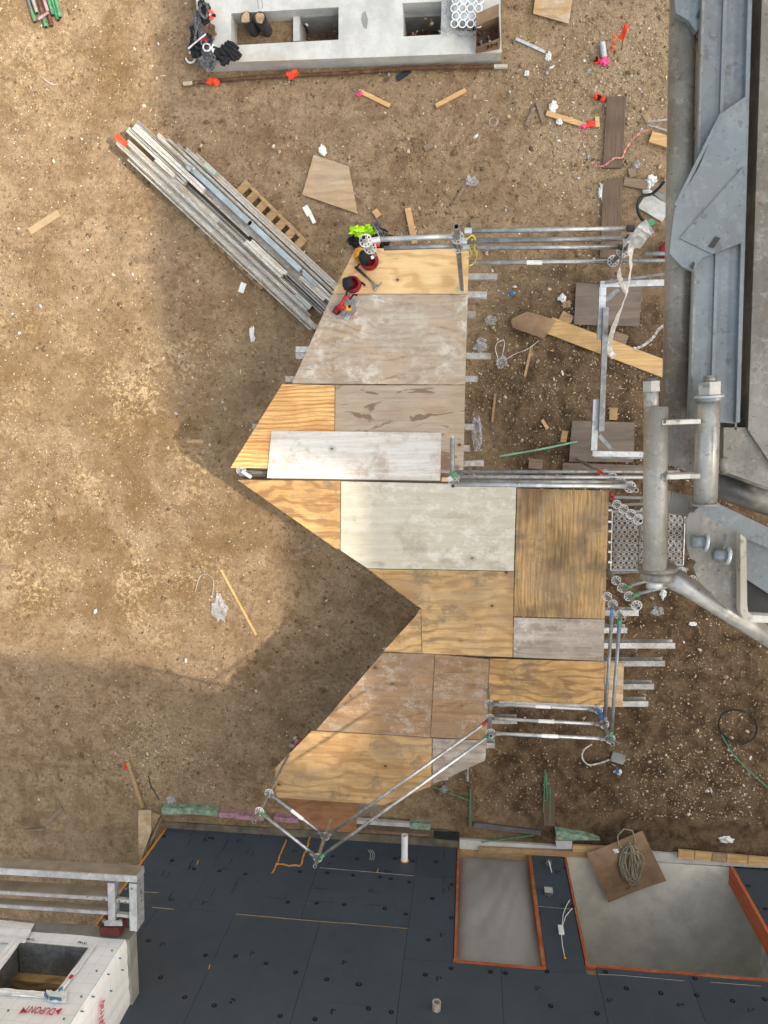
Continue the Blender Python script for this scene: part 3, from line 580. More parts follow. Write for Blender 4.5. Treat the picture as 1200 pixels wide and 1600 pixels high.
# scratched joints and foam beads
def bead(pts, r, mat, name, wob=.3):
    q = []
    for (ax, ay), (bx, by) in zip(pts[:-1], pts[1:]):
        n = max(2, int(math.hypot(bx-ax, by-ay)/4))
        for i in range(n): q.append((ax+(bx-ax)*i/n, ay+(by-ay)*i/n))
    q.append(pts[-1]); m = MB()
    V3 = [Wp(*uh(*p), .003)+Vector((random.uniform(-1, 1), 0, random.uniform(-1, 1)))*r*wob for p in q]
    m.tube(V3, r, 6); return m.build(name, mat, bld)
bead([(447, 1312), (434, 1348), (425, 1364)], .014, M['foam'], 'foam_bead', .9)
bead([(434, 1350), (452, 1353), (469, 1353)], .015, M['foam'], 'foam_bead', .9)
bead([(485, 1307), (478, 1330), (470, 1352)], .016, M['foam'], 'foam_bead', .9)
bead([(368, 1428.3), (420, 1433), (500, 1440), (560, 1444)], .005, M['lumber_tan'], 'joint_bead'); bead([(238, 1418), (272, 1421)], .006, M['lumber_tan'], 'joint_bead'); bead([(226, 1394), (248, 1395)], .006, M['lumber_tan'], 'joint_bead')
bead([(560, 1444.5), (637, 1451)], .004, M['lumber_tan'], 'joint_bead'); bead([(500, 1356), (560, 1361), (648, 1369)], .0026, M['whiteply'], 'joint_bead'); bead([(838, 1416), (895, 1421)], .0022, M['whiteply'], 'joint_bead')
bead([(935, 1522.6), (968, 1524), (1070, 1533)], .0022, M['whiteply'], 'joint_bead'); bead([(1110, 1535), (1190, 1541)], .0022, M['whiteply'], 'joint_bead')
for px, py in ((310, 1345), (328, 1508), (591, 1358)): bead([(px, py), (px-2, py+6)], .009, M['foam'], 'foam_bead')
for k in range(3): bead([(575+k*3, 1328), (579+k*3, 1334), (578+k*3, 1344)], .003, M['white'], 'chalk_scratch', .1)
# corner trim
wbox(MB(), -.035, -.002, 0, HT, -.25, .004).build('corner_trim', M['foam'], bld)
# window frames
def frame(nm, l, r, tp, dep, mat, bot=False, rm=None):
    fr = wbox(MB(), l-.048, r+.048, tp, tp+.038, -.20, .012).build(nm, mat, bld)
    wbox(MB(), l-.040, l, .03, tp-.001, -.20, .013).build('jamb', mat, fr)
    wbox(MB(), r, r+.052, .03, tp-.001, -dep, .013).build('jamb', rm or mat, fr)
    return fr
f1 = frame('window_frame', w1l, w1r, w1t, .2, M['cedar']); f2 = frame('window_frame', w2l, w2r, w2t, .30, M['cedar'], rm=M['cedar_x'])
wbox(MB(), w1l+.001, w1r-.001, .03, .09, -.2, -.005).build('sill', M['lumber_tan'], f1)
# bulging dusty film in the left opening
def fl(a, b):
    u = w1l+(w1r-w1l)*a; h = .09+(w1t-.09)*b
    bul = math.sin(math.pi*a)**.6*math.sin(math.pi*min(1, b*1.02))**.55
    wr = .010*math.sin(9*b+6*math.sin(3*a))+.006*math.sin(23*b+3*a*a*9)
    return Wp(u, h, -.12+.15*bul*(1-.6*b)+wr*bul)
MB().grid(fl, 30, 50).build('window_film', M['film'], f1, smooth=True)
# fittings on the wall
q = PV(632, 1345, A0, N)
L_ = 0.0; 
for i in range(80):
    if proj(q+N*(i*.01))[1] <= 1305: L_ = i*.01; break
sp = MB().pipe(q-N*.02, q+N*max(L_, .2), .056, .12, 18).build('drain_pipe', M['pvc'], bld, smooth=False)
MB().tube([q+N*.002, q+N*.012], .075, 14).build('foam_collar', M['foam'], bld)
q = PV(682, 1577, A0, N); MB().pipe(q-N*.02, q+N*.11, .055, .3, 16).build('vent_stub', plain('dusty pipe end', (.42, .36, .32), .8, 0, .4, 20), bld)
def obox(px, py, w, h, d, mat, nm):
    u, hh = uh(px, py); return wbox(MB(), u-w/2, u+w/2, hh-h/2, hh+h/2, .002, d).build(nm, mat, bld)
q = Wp(*uh(857, 1350)); jb = MB().tube([q+N*.002, q+N*.05, q+N*.07], .062, 14, r1=.05).build('junction_box', M['steel'], bld)
MB().tube([q+N*.072, q+N*.08+ZV*.06, q+N*.03+ZV*.16+U*.02, q+N*.01+ZV*.24+U*.03], .008, 6).build('wire', M['white'], jb)
jb = obox(857, 1396, .12, .13, .06, M['steel'], 'junction_box'); u, h = uh(857, 1396); wbox(MB(), u-.065, u+.065, h-.07, h+.07, .061, .066).build('cover_plate', M['whiteply'], jb)
for s_ in (-1, 1): MB().tube([Wp(u, h+s_*.07, .03), Wp(u, h+s_*.11, .03)], .022, 8).build('conduit_stub', M['steel'], jb)
jb = obox(876.5, 1455, .075, .16, .045, M['white'], 'cable_clip')
def wire(pts, r=.006, mat='white'):
    return MB().tube([Wp(*uh(a, b), .02) for a, b in pts], r, 6).build('wire', M[mat], jb)
wire([(878, 1448), (880, 1430), (885, 1417), (890, 1408)]); wire([(879, 1448), (884, 1433), (894, 1421)]); wire([(877, 1462), (879, 1480), (882, 1496)])
MB().tube([Wp(*uh(882, 1497), .015), Wp(*uh(883, 1500), .03)], .015, 8).build('wire_nut', M['foam'], jb)
# timbers lying along the openings, and the foundation ledge
def gbox(p0, p1, w, h, mat, z=0.0): a = P(*p0, z); b = P(*p1, z); a.z = b.z = z+h/2; return MB().bar(a, b, w, h)
def pbar(name, p0, p1, wpx, h, mat, z=0.0, **k):
    zt = z+h; a = P(*p0, zt); b = P(*p1, zt); a.z = b.z = z+h/2; return MB().bar(a, b, wpx*mpx(zt), h).build(name, M[mat], **k)
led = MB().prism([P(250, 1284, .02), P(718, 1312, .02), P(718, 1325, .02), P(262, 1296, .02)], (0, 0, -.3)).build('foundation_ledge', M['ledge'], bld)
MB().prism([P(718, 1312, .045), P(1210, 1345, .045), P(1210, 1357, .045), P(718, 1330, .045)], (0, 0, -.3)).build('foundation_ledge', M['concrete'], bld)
pbar('timber', (748, 1328), (920, 1336), 10, .05, 'lumber_tan', .05, label='long pale timber lying along the foot of the wall below the film covered opening', cat='timber')
pbar('timber', (895, 1326), (960, 1330), 11, .06, 'lumber', .05, label='short pale timber partly under the cardboard sheet', cat='timber')
for i, (a, b, lb) in enumerate(((1060, 1085, 'leftmost'), (1086, 1112, 'second from the left'), (1113, 1135, 'third from the left, pale and chipped'), (1136, 1168, 'fourth from the left'), (1169, 1215, 'rightmost'))):
    pbar('block', (a, 1335+(a-1060)*.09), (b, 1335+(b-1060)*.09), 14, .05, 'lumber' if i != 2 else 'block', .05, label='%s of five short timber blocks in a row' % lb, cat='timber block', group='timber blocks along the foot of the wall')
# foam boards standing along the foundation
def strip(name, pts, h, mat, **k): return MB().prism([P(a, b, h) for a, b in pts], (0, 0, -h-.03)).build(name, M[mat], **k)
strip('foam_board', [(252, 1263), (300, 1263), (338, 1268), (340, 1276), (300, 1272), (254, 1273)], .16, 'palegreen', label='pale green foam board on edge along the foundation at the corner', cat='foam board')
strip('foam_board', [(341, 1270), (372, 1272), (373, 1279), (342, 1277)], .14, 'pinkfoam', label='dusty pink foam board next to the green one', cat='foam board')
strip('foam_board', [(366, 1274), (412, 1277), (412, 1283), (367, 1280)], .17, 'pinkfoam', label='raised pink foam board, middle of the three pink ones', cat='foam board')
strip('foam_board', [(428, 1277), (466, 1280), (466, 1286), (428, 1284)], .14, 'pinkfoam', label='pink foam board farthest right, under the crossing rails', cat='foam board')
strip('foam_board', [(640, 1286), (672, 1288), (672, 1297), (640, 1295)], .13, 'palegreen', label='short green foam board at the end of the grey timber', cat='foam board')
pbar('timber', (555, 1284), (640, 1290), 7, .09, 'whiteply', .05, label='grey timber along the foundation behind the two sloping rails', cat='timber')
strip('foam_board', [(868, 1298), (920, 1307), (938, 1313), (870, 1313)], .12, 'palegreen', label='broken green foam wedge beside the pale timber', cat='foam board')
strip('debris_block', [(868, 1314), (894, 1314), (894, 1326), (870, 1327)], .12, 'concrete', label='small grey concrete lump under the green foam wedge', cat='lump')
pbar('steel_bar', (740, 1289), (845, 1302), 8, .05, 'steel', .0, label='dark bar on the soil between the green stakes', cat='bar')
pbar('mortar_patch', (678, 1304), (718, 1308), 14, .03, 'rubber', .02, label='dark tar patch at the end of the foundation ledge', cat='patch')
for i, (a, b, lb) in enumerate((((752, 1316), (835, 1305), 'green rod lying on rubble above the film covered opening'), ((735, 1232), (735, 1290), 'green stake on dark soil below the grey plywood'), ((736, 1252), (677, 1230), 'slanting green stake beside the grey stone'), ((849, 1268), (852, 1202), 'leftmost of the three green stakes beside the pale gravel'), ((855, 1250), (853, 1208), 'middle of the three green stakes beside the pale gravel'), ((859, 1285), (860, 1230), 'rightmost of the three green stakes beside the pale gravel'))):
    MB().tube([P(*a, .05), P(*b, .07)], .011, 6).build('stake', M['green'], label=lb, cat='stake')
MB().tube([P(780, 713, .04), P(840, 703, .05), P(902, 690, .06)], .016, 6).build('stake', plain('mint rod', (.25, .50, .33), .6), label='mint green rod on the dirt beside the plywood pad', cat='rod')
# plywood scraps leaning at the wall corner
k = thing('scrap_pile', P(228, 1300), 'brown plywood scraps leaning in the corner of the black wall', 'plywood scraps')
MB().prism([P(216, 1266, .10), P(236, 1266, .10), P(236, 1300, .3), P(220, 1346, .5), P(216, 1340, .5)], (0, 0, -.02)).build('scrap_sheet', M['ply_ground'], k)
MB().prism([P(237, 1268, .08), P(250, 1274, .08), P(233, 1320, .3), P(236, 1300, .2)], (0, 0, -.02)).build('scrap_sheet', M['ply_mid'], k)
for a, b, zz in (((242, 1290), (222, 1344), .5), ((249, 1288), (228, 1330), .5), ((253, 1278), (232, 1330), .45)):
    MB().bar(P(*a, .08), P(*b, zz), .02, .12).build('scrap_strip', M['lumber_old'], k)
# cardboard and rope in the doorway
cbz = .22
cb = MB()
def cbf(a, b):
    c = [P(917, 1333, cbz), P(1004, 1299, cbz), P(1043, 1381, cbz), P(952, 1415, cbz)]
    p = (c[0]*(1-a)+c[1]*a)*(1-b)+(c[3]*(1-a)+c[2]*a)*b
    p.z += .012*math.sin(5*a+2*b)-.16*max(0, b-.35)+.02*math.sin(7*b); return p
cb.grid(cbf, 12, 12); n0 = len(cb.v); cb.v += [(x, y, z-.012) for x, y, z in cb.v]; cb.f += [tuple(n0+i for i in reversed(f)) for f in cb.f[:144]]
for i in range(12):
    for a, b in ((i, i+1), (156+i+1, 156+i), ((i+1)*13, i*13), (i*13+12, (i+1)*13+12)): cb.f.append((b, a, n0+a, n0+b))
cb.build('cardboard_sheet', M['cardboard'], label='large brown cardboard sheet across the doorway threshold under the rope', cat='cardboard')
rp = []
for i in range(230):
    t_ = i/230*9*2*math.pi; w_ = .55+.45*math.sin(i*.137)
    a = .36+.05*math.sin(t_*.31); px = 985+6*math.sin(i*.05)+(15*w_)*math.cos(t_)*(1 if math.sin(t_) > 0 else 1.1); py = 1352+(27+7*math.sin(i*.11))*math.sin(t_)+3*math.sin(i*.4)
    if py > 1365: px += 6*(py-1365)/20
    zc = cbz+.03+.022*(i % 26)/26+.03*math.sin(t_*1.7)**2-.1*max(0, (py-1345)/75)
    rp.append(P(px, py, zc))
rp = [P(986, 1330, cbz+.03), P(966, 1322, cbz+.02), P(965, 1306, cbz+.02), P(975, 1295, cbz+.01), P(988, 1298, cbz+.02), P(993, 1313, cbz+.03), P(990, 1328, cbz+.04)]+rp+[P(985, 1386, .2), P(978, 1390, .17)]
MB().tube(rp, .013, 6).build('rope', M['rope'], smooth=True, label='coiled olive rope lying on the cardboard sheet', cat='rope')
MB().blob(P(962, 1330, cbz+.02), (.05, .04, .03), .5, 2, 3).build('paper_scrap', M['paper'], label='white paper scrap beside the coiled rope on the cardboard', cat='paper')
# ------------------------------------------------------------------ scaffold deck
ZD = 1.85
deck = thing('work_platform', P(640, 800, 0), 'large zigzag work platform of mismatched plywood sheets on aluminium joists', 'scaffold deck')
def sheet(name, pts, mat, parent, z=ZD, th=.018, tilt=.002, **k):
    a = [P(px, py, z) for px, py in pts]
    c = sum(a, Vector((0, 0, 0)))/len(a); tx, ty = random.uniform(-tilt, tilt), random.uniform(-tilt, tilt)
    a = [c+(q-c)*.9985 for q in a]
    a = [Vector((q.x, q.y, q.z+(q.x-c.x)*tx+(q.y-c.y)*ty)) for q in a]
    return MB().prism(a, (0, 0, -th)).build(name, M[mat], parent, **k)
for pts, mat, lb in (
    ([(556, 388), (733, 389), (731, 459), (519, 459)], 'ply_new', 'fresh yellow plywood sheet under the tools'),
    ([(519, 460), (731, 460), (727, 601), (456, 599)], 'ply_grey', 'weathered sheet with white dust'),
    ([(441, 600), (523, 602), (522, 733), (360, 731)], 'ply_orange', 'orange striped sheet at the left tip'),
    ([(524, 602), (727, 602), (724, 740), (523, 734)], 'ply_stain', 'grey brown sheet with dark wet stains'),
    ([(371, 750), (532, 751), (531, 858), (526, 858)], 'ply_gold', None),
    ([(533, 752), (807, 758), (803, 892), (574, 888), (532, 860)], 'ply_pale', 'pale grey whitish sheet in the middle'),
    ([(808, 763), (952, 767), (945, 967), (803, 963)], 'ply_brown', 'brown sheet with burnt looking grain'),
    ([(575, 889), (803, 893), (801, 1027), (660, 1021), (658, 950), (652, 947)], 'ply_knot', None),
    ([(650, 962), (657, 951), (659, 1021), (599, 1018)], 'ply_knot', None),
    ([(803, 965), (945, 968), (943, 1033), (802, 1027)], 'ply_ash', None),
    ([(598, 1020), (679, 1022), (672, 1152), (494, 1141)], 'ply_mid', None),
    ([(680, 1022), (764, 1030), (761, 1156), (673, 1152)], 'ply_mid', 'brown sheet with rows of knots'),
    ([(765, 1029), (945, 1034), (944, 1102), (763, 1095)], 'ply_gold', 'golden stained sheet near the lower rails'),
    ([(946, 1035), (975, 1036), (973, 1105), (945, 1103)], 'ply_ground', None),
    ([(487, 1142), (675, 1153), (674, 1228), (600, 1258), (432, 1246), (430, 1200)], 'ply_knot', 'honey coloured sheet at the lower left corner'),
    ([(676, 1154), (761, 1157), (758, 1188), (676, 1226)], 'ply_ash', 'ash grey corner sheet')):
    sheet('plywood_sheet', pts, mat, deck, **({'label': lb} if lb else {}))
sheet('plywood_sheet', [(444, 1247), (558, 1253), (557, 1301), (503, 1298), (470, 1276)], 'ply_red', deck, z=1.55, label='lower reddish sheet with a pale band')
sheet('plywood_sheet', [(556, 1250), (612, 1252), (560, 1278)], 'ply_dark', deck, z=1.5)
sheet('loose_plywood', [(424, 673), (690, 676), (688, 751), (417, 747)], 'ply_white', None, z=ZD+.022, tilt=.0005, label='loose whitewashed plywood sheet lying across the deck near its left tip', cat='plywood')
# joists: aluminium I beams with a slot along the top flange
def joist(x0, x1, y, z=1.826, mat='alu', dy=0):
    a = P(x0, y, z); b = P(x1, y+dy, z); d = (b-a).normalized(); s = d.cross(ZV)
    j = MB().bar(a-ZV*.006, b-ZV*.006, .080, .012)
    j.bar(a-ZV*.085, b-ZV*.085-d*.01, .010, .145); j.bar(a-ZV*.163, b-ZV*.163, .080, .012)
    for k in (-1, 1): j.bar(a+s*k*.026-ZV*.0005, b+s*k*.026-ZV*.0005, .020, .005)
    return j.build('joist', M[mat], deck)
for x0, x1, y in ((575, 777, 432), (535, 761, 460), (505, 743, 491), (462, 767, 556), (446, 746, 592), (394, 741, 667), (390, 734, 701), (400, 756, 724), (690, 998, 958), (690, 980, 985), (690, 1055, 1009), (690, 1039, 1037), (780, 1022, 1073), (780, 1013, 1100), (640, 808, 1127), (600, 773, 1165), (430, 700, 1215), (540, 800, 800), (560, 800, 870), (580, 700, 1090), (462, 600, 546), (524, 800, 853)):
    joist(x0, x1, y, mat=random.choice(('alu', 'alu', 'alu_dark')))
# under frame: ledgers and legs
TR = .0242
def vpost(px, py, z, x0=None): q = P(px, py, z); return q.x, q.y
for px, y0, y1 in ((700, 395, 735), (600, 470, 735), (500, 590, 735), (900, 770, 1095), (730, 770, 1220), (690, 900, 1150), (560, 1110, 1240)):
    MB().tube([P(px, y0, 1.62), P(px, y1, 1.62)], TR, 8).build('ledger', M['galv2'], deck)
    for yy in (y0+12, y1-12):
        q = P(px, yy, 1.6); MB().tube([(q.x, q.y, -.02), (q.x, q.y, 1.6)], TR, 8).build('leg', M['galv2'], deck)
MB().tube([P(372, 737, 1.72), P(560, 742, 1.72)], .03, 8).build('ledger', M['galv2'], deck)
MB().tube([P(524, 742, 1.70), P(720, 744, 1.70)], .03, 8).build('ledger', M['galv2'], deck)
MB().bar(P(424, 742, 1.79), P(722, 745, 1.79), .20, .02).build('gap_strip', M['ply_dark'], deck)  # added under the deck gap to stop sun streaks on the ground
MB().bar(P(380, 741, 1.60), P(424, 742, 1.60), .13, .1).build('gap_strip', M['lumber_dark'], deck)
pbar_o = MB().bar(P(690, 749, 1.82), P(706, 749, 1.82), .06, .02).build('gap_strip', M['ply_new'], deck)
# ------------------------------------------------------------------ tube railings: posts with rosettes, joined by rails
def rosette_mb():
    m = MB(); n = 24; ro = .066; ri = .027
    prof = []
    def ring(r, z): return [(r*math.cos(2*math.pi*i/n), r*math.sin(2*math.pi*i/n), z) for i in range(n)]
    rr = (ri, .036, .055, ro)
    for z in (-.005, .005):
        for r in rr: m.v += ring(r, z)
    for lay in range(2):
        for a in range(3):
            for i in range(n):
                if a == 1 and i % 3 != 0: continue                   # the slots in the disc
                i2 = (i+1) % n; b = lay*4*n; q = (b+a*n+i, b+(a+1)*n+i, b+(a+1)*n+i2, b+a*n+i2); m.f.append(q if lay else q[::-1])
    for a in (0, 3):
        for i in range(n):
            i2 = (i+1) % n; q = (a*n+i, a*n+i2, 4*n+a*n+i2, 4*n+a*n+i); m.f.append(q if a else q[::-1])
    for a in (1, 2):                                                  # walls round the slots
        for i in range(n):
            if i % 3 != 0: i2 = (i+1) % n; m.f.append((a*n+i, a*n+i2, 4*n+a*n+i2, 4*n+a*n+i))
    for i in range(0, n, 3):
        for e in (i, (i+1) % n): m.f.append((n+e, 2*n+e, 6*n+e, 5*n+e))
    return m
R_ME = mesh_of(rosette_mb(), 'rosette', M['rosette'])
HEAD = MB(); HEAD.box((.075, 0, 0), (.09, .035, .05)); HEAD.box((.05, 0, .03), (.018, .018, .09)); H_ME = mesh_of(HEAD, 'wedge_head', M['steel']); H_GR = mesh_of(HEAD, 'wedge_head', M['green'])
def post(parent, ptop, ztop, ros, z0=0.0, mat='galv', over=.12, r=TR, fixed=None):
    q = P(*ptop, ztop); x, y = q.x, q.y
    p = MB().pipe((x, y, z0), (x, y, ztop), r, .22, 12).build('post', M[mat], parent, smooth=False)
    zs = []
    for (px, py) in ros:
        z = zfind(x, y, px, py); z = min(z, ztop-.04); zs.append(z)
        inst('rosette', R_ME, p, (x, y, z), (0, 0, random.random()), .94)
    return x, y, zs
def rail(parent, a, b, r=.0215, mat='galv', tag_=False, heads=True, lab=None, gap=.05, hm=None):
    a = Vector(a); b = Vector(b); d = (b-a).normalized()
    o = MB().tube([a+d*gap, b-d*gap], r, 10).build('rail', M[mat], parent, smooth=True)
    if heads:
        for c, s in ((a, 1), (b, -1)):
            inst('wedge_head', hm or random.choice((H_ME, H_ME, H_GR)), o, c, (0, 0, math.atan2(d.y*s, d.x*s)))
    if tag_:
        m = (a+b)/2; MB().tube([m-d*.10, m+d*.10], r*1.12, 10).build('sticker', M['white'], o)
    return o
# lower right corner railing
g = thing('guardrail', P(860, 1125), 'silver tube guardrail with three labelled rails at the lower right corner of the deck', 'guardrail', 'tube guardrails round the deck')
xa, ya, za = post(g, (767, 1150), 3.42, ((766, 1100), (766, 1123), (767, 1146)))
xb_, yb_, zb_ = post(g, (957, 1163), 3.55, ((937, 1108), (945, 1131), (954, 1154)), z0=2.35)
for i in range(3): rail(g, (xa, ya, za[i]), (xb_, yb_, zb_[i]), mat='galv_bright', tag_=True)
mid_b = [Vector((xb_, yb_, z)) for z in zb_]
MB().tube([mid_b[0]+ZV*.05, mid_b[1]-ZV*.05], .0275, 10).build('paint_band', M['blue'], g)
MB().tube([P(969, 1161, 3.45), P(955, 1156, 3.4)], .012, 6).build('pin', M['steel'], g)
# right edge railing with blue tape
g2 = thing('guardrail', P(955, 1040), 'tube guardrail along the right deck edge with blue taped rail ends', 'guardrail', 'tube guardrails round the deck')
xc, yc, zc = post(g2, (974, 968), 3.6, ((948, 932), (956, 945), (969, 961)), z0=2.3)
for i in (1, 2):
    o = rail(g2, (xc, yc, zc[i]), (xb_, yb_, zb_[i]+.04), mat='galv2', heads=True)
    a = Vector((xc, yc, zc[i])); d = (Vector((xb_, yb_, zb_[i]))-a).normalized(); MB().tube([a+d*.05, a+d*.24], .0245, 10).build('blue_tape', M['blue'], o)
# lower left railing in a V
g3 = thing('guardrail', P(500, 1300), 'long tube guardrail in a V over the black wall at the lower left', 'guardrail', 'tube guardrails round the deck')
xd, yd, zd = post(g3, (397, 1284), 3.75, ((421, 1240), (404, 1267)), z0=1.9)
xe, ye, ze = post(g3, (492, 1354), 3.75, ((509, 1307), (497, 1341)), z0=2.65)
for i in range(2):
    rail(g3, (xd, yd, zd[i]), (xe, ye, ze[i]), mat='galv', tag_=(i == 0)); rail(g3, (xa, ya, za[i+1]+.03), (xe, ye, ze[i]+.03), r=.0215)
m = Vector((xa, ya, za[1]+.03)); d = (Vector((xe, ye, ze[0]))-m).normalized(); MB().tube([m+d*.05, m+d*.12], .027, 8).build('red_end', M['red'], g3)
# middle railing, double rails side by side
g4 = thing('guardrail', P(850, 745), 'close set tube rails running right from the post in the middle of the deck', 'guardrail', 'tube guardrails round the deck')
xm, ym, zm = post(g4, (708, 759), 4.35, ((708, 748), (707, 754)))
xn, yn, zn = post(g4, (994, 766), 4.45, ((945, 742), (957, 748), (970, 752), (984, 762)))
for (py0, py1, z0, z1, mt, rr) in ((737, 737, 2.75, 2.75, 'galv2', .022), (745, 746, 3.3, 3.3, 'galv', .024), (752, 753, 3.75, 3.7, 'galv2', .022), (757, 760, 4.15, 4.15, 'galv_bright', .024)):
    a = P(712, py0, z0); b = P(1062, py1, z1) if py0 < 750 else P(988, py1, z1)
    o = rail(g4, a, b, rr, mt, heads=False, gap=0)
MB().pipe(P(707, 684, 4.2), P(706, 754, 4.2), .027, .25, 12).build('bracket_tube', M['galv2'], g4)
MB().blob(P(707, 684, 4.2), (.02, .035, .02), .1, 1).build('spigot', M['galv_bright'], g4)
for k in range(3): MB().box(P(935+k*3, 737+k, 2.9), (.02, .05, .05), .3*k).build('red_clip', M['red'], g4)
for px, py, z in ((710, 742, 4.2), (703, 748, 4.2)): MB().box(P(px, py, z), (.05, .05, .08), .5).build('clamp', M['green'] if px > 705 else M['rosette'], g4)
# upper railing
g5 = thing('guardrail', P(850, 380), 'tube guardrail beyond the upper deck edge hung with a white sling', 'guardrail', 'tube guardrails round the deck')
xq, yq, zq = post(g5, (713, 354), 5.6, ((713, 371), (714, 386)), z0=ZD+.01, mat='galv2', r=.027)
MB().blob((xq, yq+.01, ZD+.02), (.05, .06, .04), .2, 1).build('foot', M['galv_bright'], g5)
xr_, yr_, zr_ = post(g5, (1017, 348), 5.75, ((957, 407), (973, 393), (990, 373), (1006, 358)), mat='galv2', z0=3.8)
MB().tube([P(1008, 356, 5.6), P(1018, 347, 5.75)], .03, 10).build('green_sleeve', M['green'], g5)
for (x0, y0, z0, x1, y1, z1, mt, rr) in ((731, 361, 5.5, 985, 357, 5.5, 'galv', .022), (724, 377, 5.05, 985, 372, 5.05, 'galv2', .026), (728, 387, 4.75, 972, 386, 4.75, 'galv', .022), (733, 411, 3.9, 957, 408, 3.9, 'galv', .024), (957, 408, 3.9, 1060, 407, 3.9, 'galv2', .022), (1008, 397, 4.3, 1060, 396, 4.3, 'galv2', .022)):
    rail(g5, P(x0, y0, z0), P(x1, y1, z1), rr, mt, heads=False, gap=0)
    if x0 < 750 and y0 < 400:
        for xx, yy in ((x0, y0), (x1, y1)): MB().tube([P(xx-5, yy, z0), P(xx+6, yy, z0)], rr*1.35, 8).build('rail_end', M['galv_bright'] if xx < 800 else M['slot'], g5)
MB().tube([P(735, 411, 3.9), P(952, 408, 3.9)], .0235, 8).build('rail_skin', M['galv'], g5)
MB().tube([P(823, 410, 3.9), P(847, 410, 3.9)], .026, 8).build('sticker', M['white'], g5)
MB().tube([P(952, 409, 3.92), P(962, 406, 3.95)], .035, 8).build('red_tape', M['darkred'], g5)
xs_, ys_, zs_ = post(g5, (568, 371), 5.4, ((572, 376), (577, 388)), z0=4.6)
rail(g5, P(592, 374, 5.2), P(712, 369, 5.2), .024, 'galv_bright', heads=False, gap=0); rail(g5, P(600, 388, 4.8), P(714, 384, 4.8), .022, 'galv2', heads=False, gap=0)
MB().tube([P(576, 377, 5.2), P(594, 374, 5.2)], .03, 8).build('rail_end', M['galv_bright'], g5)
# access bay with perforated decks at the right
g6 = thing('access_tower', P(1005, 845), 'scaffold access tower with perforated steel decks at the right of the platform', 'scaffold tower')
posts6 = [post(g6, p, z, r) for p, z, r in (((1001, 814), 3.6, ((964, 788), (974, 796), (985, 804), (997, 812))), ((998, 950), 3.75, ((957, 911), (968, 922), (980, 934), (994, 947))), ((1106, 926), 3.6, ((1065, 893), (1082, 906), (1102, 922))))]
for i, k in ((1, 0), (2, 1)):
    rail(g6, (posts6[1][0], posts6[1][1], posts6[1][2][i]), (posts6[2][0], posts6[2][1], posts6[2][2][k]), .022, 'galv2', hm=H_GR)
zp = 1.55
def perf(x0, x1, y0, y1):
    a = P(x0, y0, zp); b = P(x1, y1, zp); w = b.x-a.x; L = a.y-b.y; nx = max(3, round((x1-x0)/7.6)); ny = round((y1-y0)/6.8); m = MB(); cw = w/nx; ch = L/ny
    for j in range(ny):
        for i in range(nx):
            cx = a.x+(i+.5)*cw; cy = b.y+(j+.5)*ch; r = .37*min(cw, ch); cx += (.22 if j % 2 else -.22)*cw
            b0 = len(m.v); K = 8
            for q in range(K):
                t_ = 2*math.pi*(q+.5)/K; c, s = math.cos(t_), math.sin(t_); e = max(abs(c), abs(s))
                m.v += [(cx+c/e*cw/2, cy+s/e*ch/2, zp), (cx+c*r, cy+s*r, zp), (cx+c*r, cy+s*r, zp-.012)]
            for q in range(K):
                p0 = b0+3*q; p1 = b0+3*((q+1) % K); m.f += [(p0, p1, p1+1, p0+1), (p0+1, p1+1, p1+2, p0+2)]
    dk = m.build('perforated_deck', M['galv2'], g6)
    for xx in (a.x-.004, b.x+.004): MB().box((xx, (a.y+b.y)/2, zp-.025), (.012, L+.02, .07)).build('deck_edge', M['galv_bright'], dk)
    for yy in (a.y+.01, b.y-.01): MB().box(((a.x+b.x)/2, yy, zp-.02), (w, .03, .05)).build('deck_end', M['galv2'], dk)
perf(957, 998, 800, 890); perf(1002, 1038, 796, 888); perf(1043, 1067, 790, 882)
for yy in (790, 895): MB().tube([P(950, yy, 1.5), P(1075, yy-6, 1.5)], .024, 8).build('ledger', M['galv2'], g6)
for yy in (797, 815, 830, 847, 862, 878): MB().box(P(953, yy, 1.56), (.05, .03, .03)).build('hook', M['galv_bright'], g6)
MB().tube([P(958, 777, 1.9), P(1060, 779, 1.9)], .022, 8).build('ledger', M['galv2'], g6)
for k in range(4): MB().box(P(956+k % 2*3, 772+k*4, 1.9), (.02, .04, .05), .4*k).build('red_clip', M['red'], g6)
# small fittings poking out at the deck's left edge
k = thing('scaffold_head', P(462, 1160), 'grey scaffold head with a red band poking out at the lower left deck edge', 'scaffold head')
for dx, dy, s in ((-4, 4, .10), (3, -2, .09), (0, -9, .06)): MB().box(P(462+dx, 1160+dy, 1.7), (s, s*.7, .08), .6+dx*.2).build('plate', M['steel'], k)
MB().tube([P(462, 1166, 1.74), P(473, 1156, 1.78)], .03, 8).build('red_band', M['red'], k); MB().tube([P(454, 1172, 1.5), P(458, 1166, 1.75)], .024, 8).build('tube_end', M['galv2'], k)
k = thing('scaffold_head', P(380, 737), 'white rosette head on a tube in the gap at the left tip of the deck', 'scaffold head')
inst('rosette', R_ME, k, P(377, 735, 1.80), (.5, .2, 0), 1.1); MB().tube([P(374, 741, 1.78), P(394, 741, 1.76)], .03, 8).build('tube_end', M['steel'], k); MB().bar(P(378, 736, 1.82), P(393, 746, 1.8), .05, .03).build('wedge', M['rosette'], k); MB().tube([P(377, 735, 1.80)-ZV*1.8, P(377, 735, 1.80)], TR, 8).build('leg', M['galv2'], k)
